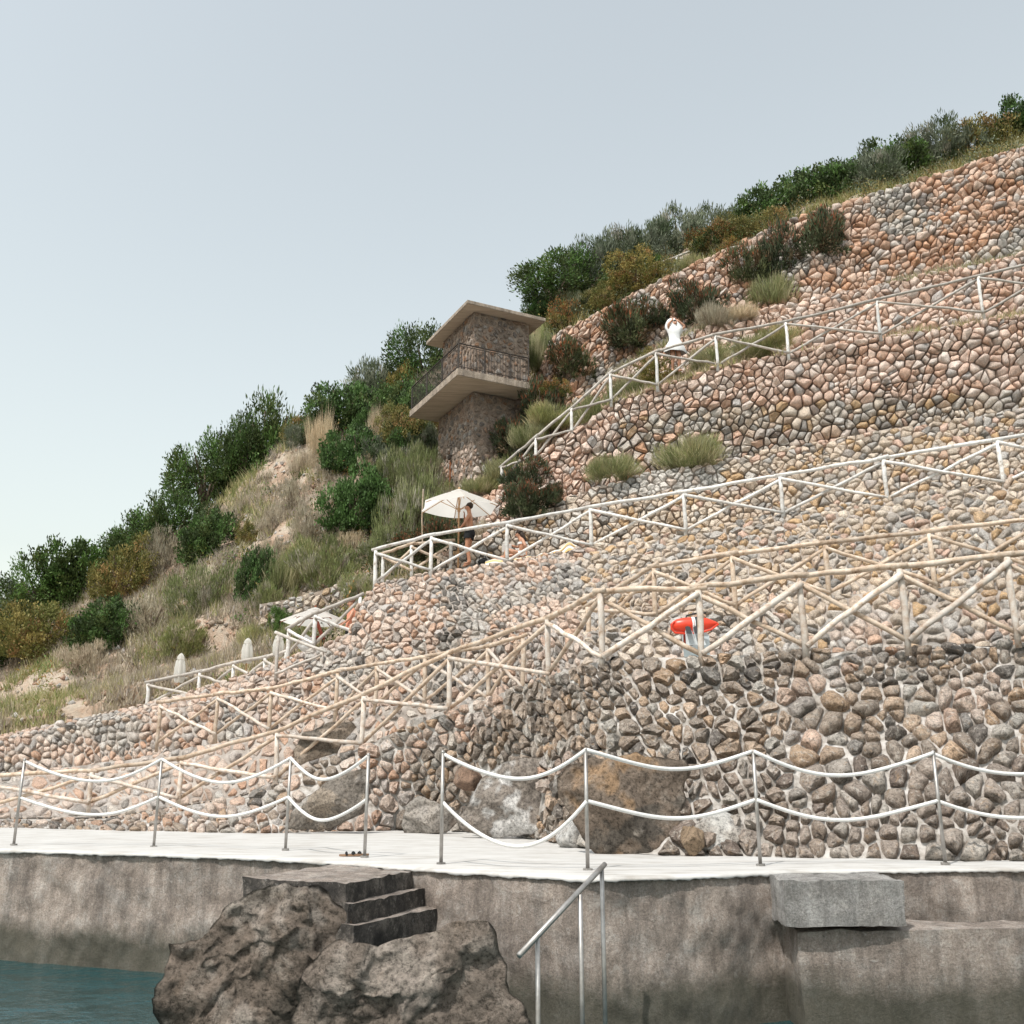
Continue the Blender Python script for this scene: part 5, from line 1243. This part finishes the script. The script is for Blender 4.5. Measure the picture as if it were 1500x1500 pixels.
SH('ytuft', 775, 652, 50, 36, 'yellow green grass near the lower end of the upper railing', t=32.2)
SH('ytuft', 740, 704, 60, 32, 'yellow brown grass between the tower foot and the upper railing', t=32.4)
SH('ytuft', 704, 722, 54, 26, 'dry golden grass at the foot of the tower behind the parasol', t=32.4)
SH('ytuft', 1100, 520, 72, 26, 'yellow grass strip behind the upper railing at right', t=32.0)
SH('ytuft', 1040, 540, 60, 30, 'yellow grass behind the upper railing right of the person in white', t=32.0)
SH('ytuft', 1140, 505, 60, 24, 'yellow grass at the right end of the upper path', t=31.8)
SH('olive', 962, 572, 70, 44, 'olive green bush at the legs of the person in white', t=31.9)
SH('ytuft', 920, 590, 60, 42, 'green yellow grass behind the upper railing left of the olive bush', t=31.9)
SH('ytuft', 868, 620, 70, 44, 'brownish green grass where the upper path narrows', t=32.0)
SH('ytuft', 900, 698, 72, 34, 'yellow green grass tuft on the ledge of the salmon wall, left one', t=28.9)
SH('ytuft', 1013, 680, 88, 42, 'large grass tuft on the ledge of the salmon wall, right one', t=28.9)
SH('oleander', 772, 722, 82, 58, 'dark green and rust shrub above the seated woman', t=30.2)
SH('oleander', 768, 756, 86, 56, 'rust tipped shrub right of the open parasol', t=28.9)
SH('oleander', 812, 736, 40, 30, 'small rusty shrub at the right side of the pair above the seated woman', t=28.6)
SH('oleander', 652, 812, 90, 54, 'dark rust shrub behind the standing man', t=29.0)
SH('oleander', 605, 815, 64, 40, 'rust coloured shrub below the left edge of the open parasol', t=29.2)
SH('dry', 708, 792, 40, 30, 'dry tangled shrub behind the open parasol pole at right', t=29.2)
# left hillside
SH('pine', 388, 700, 96, 128, 'tall green pine at the left end of the hillside skyline', t=43.5, cat='tree')
SH('pine', 352, 700, 70, 92, 'lower green pine beside the tall one at left', t=42.8, cat='tree')
SH('pine', 300, 735, 110, 90, 'pine on the skyline left of the two tall ones', t=43.5, cat='tree')
SH('olive', 438, 645, 46, 38, 'round tan olive bush alone on the skyline between pine and dark bush', t=42)
SH('green', 500, 632, 96, 72, 'dark green dense bush on the skyline left of the tower', t=40.5)
SH('grey', 548, 600, 68, 74, 'grey green bush on the skyline behind the dark dense one', t=43)
SH('olive', 588, 602, 62, 62, 'olive green bush on the skyline near the balcony tip', t=42)
SH('pine', 622, 575, 96, 92, 'dark pine rising behind the tower balcony', t=43, cat='tree')
SH('pine', 640, 620, 90, 96, 'dark green pine close behind the left tower wall', t=41.5, cat='tree')
SH('olive', 590, 650, 66, 56, 'yellow green bush beneath the balcony tip')
MORE = [('grey',440,660,50,40,'grey bush on the upper end of the bare ridge'),('green',560,630,70,60,'green bush below the grey green skyline bush'),('green',610,620,70,60,'green bush under the balcony between olive and pine'),('grey',622,668,52,46,'grey green bush left of the tower wall under the slab'),
 ('feather',575,720,70,60,'feathery bush right of the creeping bright one'),('feather',640,780,56,52,'yellow green feathery bush directly behind the open parasol'),('feather',560,830,60,46,'yellow green bush behind the corner of the white railing'),('dry',500,745,54,44,'dry twigs between the bare slope and the bright creeping bush'),
 ('dry',430,745,56,44,'dry brush halfway down the bare ridge'),('tuft',445,700,40,40,'tan grass on the bare ridge below its top'),('dry',545,710,50,44,'dry brown brush between the two bright green bushes'),('ytuft',455,835,70,46,'yellow grass above the wide grassy bush'),
 ('dry',395,835,60,50,'brown brush above the dark green bush at left'),('feather',400,905,60,50,'yellowish bush left of the little rubble wall'),('olive',632,640,36,34,'olive bush touching the left tower wall'),('feather',655,752,46,44,'yellow green bush between tower foot and parasol top'),
 ('green',470,650,50,44,'green bush at the left foot of the dark dense bush'),('bright',545,640,50,44,'bright green bush just under the dark dense one')]
for kd, x, y, w, h, lb in MORE: SH(kd, x, y, w, h, lb, hill=True)
SH('bright', 528, 688, 80, 62, 'bright green bush in the middle of the left hillside', hill=True)
SH('green', 595, 672, 60, 62, 'green bush under the tip of the balcony slab', hill=True)
SH('tuft', 553, 650, 34, 56, 'tall tan grass plume beside the dark dense bush', hill=True)
SH('grey', 553, 690, 52, 50, 'greyish bush between the two bright green ones', hill=True)
SH('tuft', 468, 675, 38, 66, 'tall tan grass plume on the bare ridge', hill=True)
SH('dry', 478, 718, 50, 50, 'purple brown dry bush on the bare slope', hill=True)
SH('bright', 524, 770, 92, 88, 'bright green creeping bush at the centre of the slope', hill=True)
SH('feather', 612, 735, 78, 84, 'feathery pale yellow green bush left of the tower foot', hill=True)
SH('feather', 596, 802, 84, 96, 'tall feathery green bush left of the open parasol', hill=True)
SH('dry', 450, 800, 70, 66, 'dry brown twiggy bush on the lower slope', hill=True)
SH('dry', 400, 790, 56, 46, 'dry pinkish brush at the left of the bare slope', hill=True)
SH('feather', 480, 862, 104, 70, 'wide yellowish grassy bush above the small stone wall', hill=True)
SH('ytuft', 415, 868, 64, 60, 'yellow green grass left of the wide grassy bush', hill=True)
SH('feather', 525, 885, 48, 44, 'yellow green bush just behind the corner post at left', t=28.5)
SH('green', 372, 900, 52, 90, 'dark green bush at the left on the lower slope', hill=True)
SH('ytuft', 378, 952, 60, 36, 'yellow green shrub behind the closed parasols', t=29)
SH('bright', 412, 927, 30, 34, 'small green bush left of the small open parasol', t=28.6)
SH('ytuft', 430, 945, 40, 36, 'pale green grass behind the small open parasol', t=28)
SH('dry', 365, 760, 44, 36, 'grey brown brush at the left edge of the slope', hill=True)
SH('olive', 365, 800, 36, 34, 'small olive bush on the left of the slope', hill=True)
SH('dry', 520, 812, 60, 34, 'low dry brush below the creeping bright bush', hill=True)
EX = [('green',300,820,90,70),('dry',245,830,80,60),('olive',180,870,90,70),('green',110,880,110,80),('pine',60,905,110,80),('feather',300,900,90,70),('dry',220,930,90,60),('green',150,950,110,70),('olive',60,960,110,70),('grey',10,930,90,70),('feather',270,960,80,50),('green',-20,980,110,80),('pine',190,830,100,70),('dry',120,990,90,50),('pine',255,800,110,80)]
for i, (kd, x, y, w, h) in enumerate(EX):
    SH(kd, x, y, w, h, {'green': 'dark green bush', 'dry': 'dry brown brush', 'olive': 'olive bush', 'pine': 'green pine', 'feather': 'feathery yellowish bush', 'grey': 'grey green bush'}[kd] + ' on the slope falling away at far left, ' + ['nearest the pines', 'by the first pine', 'midway down', 'above the terrace end', 'alone near the shoulder', 'above the closed parasols', 'over the low wall', 'in the middle row', 'in the lower row', 'at the outer end', 'beside the farthest closed parasol', 'at the very edge', 'on the skyline', 'lowest of all', 'tallest on the shoulder'][i], hill=True, cat='tree' if kd == 'pine' else 'shrub')

# low dry growth and loose stones all over the slope: nobody could count them
def cover(name, rows, k, n, mk, seed):
    g = np.array([r[k] for r in rows]); nr, nc = g.shape[:2]; a = rng.uniform(0, nr - 1.001, n); b = rng.uniform(0, nc - 1.001, n)
    i, j = a.astype(int), b.astype(int); fa, fb = (a - i)[:, None], (b - j)[:, None]
    p = g[i, j] * (1-fa) * (1-fb) + g[i+1, j] * fa * (1-fb) + g[i, j+1] * (1-fa) * fb + g[i+1, j+1] * fa * fb
    return mk(p)
def grass_on(p, h, per, cols, thr, seed, name, w=.016):
    m = pnoise(p[:, 0] * .6, p[:, 2] * .8, p[:, 1] * .4, seed, 3) > thr; p = p[m]; k = np.repeat(np.arange(len(p)), per); n = len(k)
    b = p[k] + rng.normal(size=(n, 3)) * [.12, .12, 0]; b[:, 2] -= .08; hh = h * rng.uniform(.4, 1.2, (n, 1)) * np.repeat(rng.uniform(.6, 1.2, (len(p), 1)), per, 0)
    d = rng.normal(size=(n, 3)) * [.4, .4, 0] + [0, 0, 1.0]; s = unit(rng.normal(size=(n, 3)) * [1, .4, 0]) * w
    V = np.stack([b - s, b + s, b + d * hh], 1).reshape(-1, 3); o = bpy.data.objects.new(name, fast_mesh(name, V, np.arange(3 * n).reshape(n, 3), np.repeat(pick(cols, n), 3, 0), M['blade']))
    COL.objects.link(o); return tag(o, 'dry grass and low scrub covering the slope', 'grass', kind='stuff')
def drop(rows, k, amp, seed, n):      # points on the displaced sheet itself
    return cover('', rows, k, n, lambda p: p, seed)
hk = (XS <= 770) & (XS >= -240)
# sample the real hillside mesh so that everything stands on it
def sample_mesh(o, n):
    me = o.data; co = np.empty(len(me.vertices) * 3); me.vertices.foreach_get('co', co); co = co.reshape(-1, 3); nf = len(me.polygons)
    vi = np.empty(nf * 4, int); me.polygons.foreach_get('vertices', vi); q = co[vi.reshape(-1, 4)]; ar = np.linalg.norm(np.cross(q[:, 1] - q[:, 0], q[:, 3] - q[:, 0]), axis=1)
    d = np.linalg.norm(q[:, 0, :2], axis=1); f = rng.choice(nf, n, p=ar / ar.sum()); a, b = rng.random((n, 1)), rng.random((n, 1)); q = q[f]
    return q[:, 0] * (1-a) * (1-b) + q[:, 1] * a * (1-b) + q[:, 2] * a * b + q[:, 3] * (1-a) * b
hp = sample_mesh(bpy.data.objects['hillside'], 16000)
grass_on(hp, .42, 26, TAN + [(2, (.40, .34, .30))], -.1, 61, 'dry_grass'); hp2 = sample_mesh(bpy.data.objects['hillside'], 8000)
grass_on(hp2, .5, 24, YTAN + G_YG, .1, 63, 'grass'); tp_ = sample_mesh(bpy.data.objects['hilltop'], 7000)
grass_on(tp_, .45, 22, YTAN + G_OLIVE, -.4, 65, 'grass')
for (A_, B_, x0_) in ((L8, L8i, 745), (L9, L9i, 790), (L5i, r0b, -200)):
    kq = (XS >= x0_) & ((XS <= 640) if x0_ < 0 else True)
    g_ = cover('', [A_, B_] if x0_ > 0 else [A_, B_], kq, 1500, lambda p: p, 1); grass_on(g_, .30, 22, YTAN + TAN, -.1, 67, 'grass')
# tangled green undergrowth that closes the slope towards the tower
def undergrowth(o, n, per, cols, test, h, name, seed):
    p = sample_mesh(bpy.data.objects[o], n); px, py, _ = proj(p); m = test(px, py, p); p = p[m]
    k = np.repeat(np.arange(len(p)), per); q = len(k); s_ = np.repeat(rng.uniform(.4, 1.3, len(p)), per)
    c = p[k] + rng.normal(size=(q, 3)) * [.24, .24, .0] * s_[:, None]; c[:, 2] += np.abs(rng.normal(size=q)) * h * s_ * .6 - .05
    col = np.repeat(pick(cols, len(p), .25), per, 0) * rng.uniform(.75, 1.25, (q, 1))
    ob = bpy.data.objects.new(name, leaves_mesh(name, c, unit(rng.normal(size=(q, 3)) + [0, 0, .7]), .12, .05, col)); COL.objects.link(ob)
    return tag(ob, 'tangled low scrub on the slope', 'scrub', kind='stuff')
undergrowth('hillside', 5200, 46, G_DARK + G_OLIVE + G_GREY, lambda x, y, p: (x > 470 - (y - 600) * .05) & ~((x > 640) & (y > 640)) & (pnoise(p[:, 0] * .8, p[:, 2], p[:, 1] * .4, 71, 3) > -.25), .55, 'undergrowth', 1)
undergrowth('hillside', 2600, 40, G_YG + G_OLIVE + G_BRIGHT, lambda x, y, p: (x <= 560) & (pnoise(p[:, 0] * .8, p[:, 2], p[:, 1] * .4, 73, 3) > .35), .5, 'undergrowth', 2)
undergrowth('hilltop', 3500, 40, G_DARK + G_OLIVE + G_GREY, lambda x, y, p: (pnoise(p[:, 0] * .8, p[:, 2], p[:, 1] * .4, 75, 3) > -.1), .55, 'undergrowth', 3)
# scree
def scree(n, thr):
    p = sample_mesh(bpy.data.objects['hillside'], n); m = pnoise(p[:, 0] * .5, p[:, 2] * .7, p[:, 1] * .4, 61, 3) < thr; p = p[m]; n = len(p)
    o = np.array([(0,0,1),(1,0,0),(0,1,0),(-1,0,0),(0,-1,0),(0,0,-1)], float); sz = rng.uniform(.04, .16, n) ** 1.3 * 1.6
    V = p[:, None, :] + o[None] * sz[:, None, None] * rng.uniform(.6, 1.3, (n, 6, 1)) + rng.normal(size=(n, 6, 3)) * sz[:, None, None] * .2
    Fc = np.array([(0,1,2),(0,2,3),(0,3,4),(0,4,1),(5,2,1),(5,3,2),(5,4,3),(5,1,4)]); Fc = (Fc[None] + (np.arange(n) * 6)[:, None, None]).reshape(-1, 3)
    c = np.repeat(pick([(3,(.50,.40,.32)),(2,(.52,.34,.25)),(2,(.50,.47,.44)),(1,(.38,.33,.29))], n), 6, 0)
    ob = bpy.data.objects.new('loose_stones', fast_mesh('loose_stones', V.reshape(-1, 3), Fc, c, M['stone'])); COL.objects.link(ob); tag(ob, 'loose stones scattered over the bare slope', 'stones', kind='stuff')
scree(12000, .25)
# little dry stone wall under the slope behind the small parasol
wa_ = contour([(380,905,29.2),(450,893,29.2),(525,868,29.3)]); wb_ = contour([(380,880,29.4),(450,866,29.4),(525,842,29.5)])
wall('small_field_wall', contour([(380,925,29.0),(450,910,29.0),(525,890,29.2)]), contour([(380,886,29.3),(450,872,29.3),(525,846,29.5)]), 380, 530, 'little rubble wall on the slope behind the small open parasol', .26, .18, lambda x, y: PALEG + BEIGE, M['stone'], M['mortar_tan'], .05, 12, .02, relief=.45, gap=.014, quota=60)
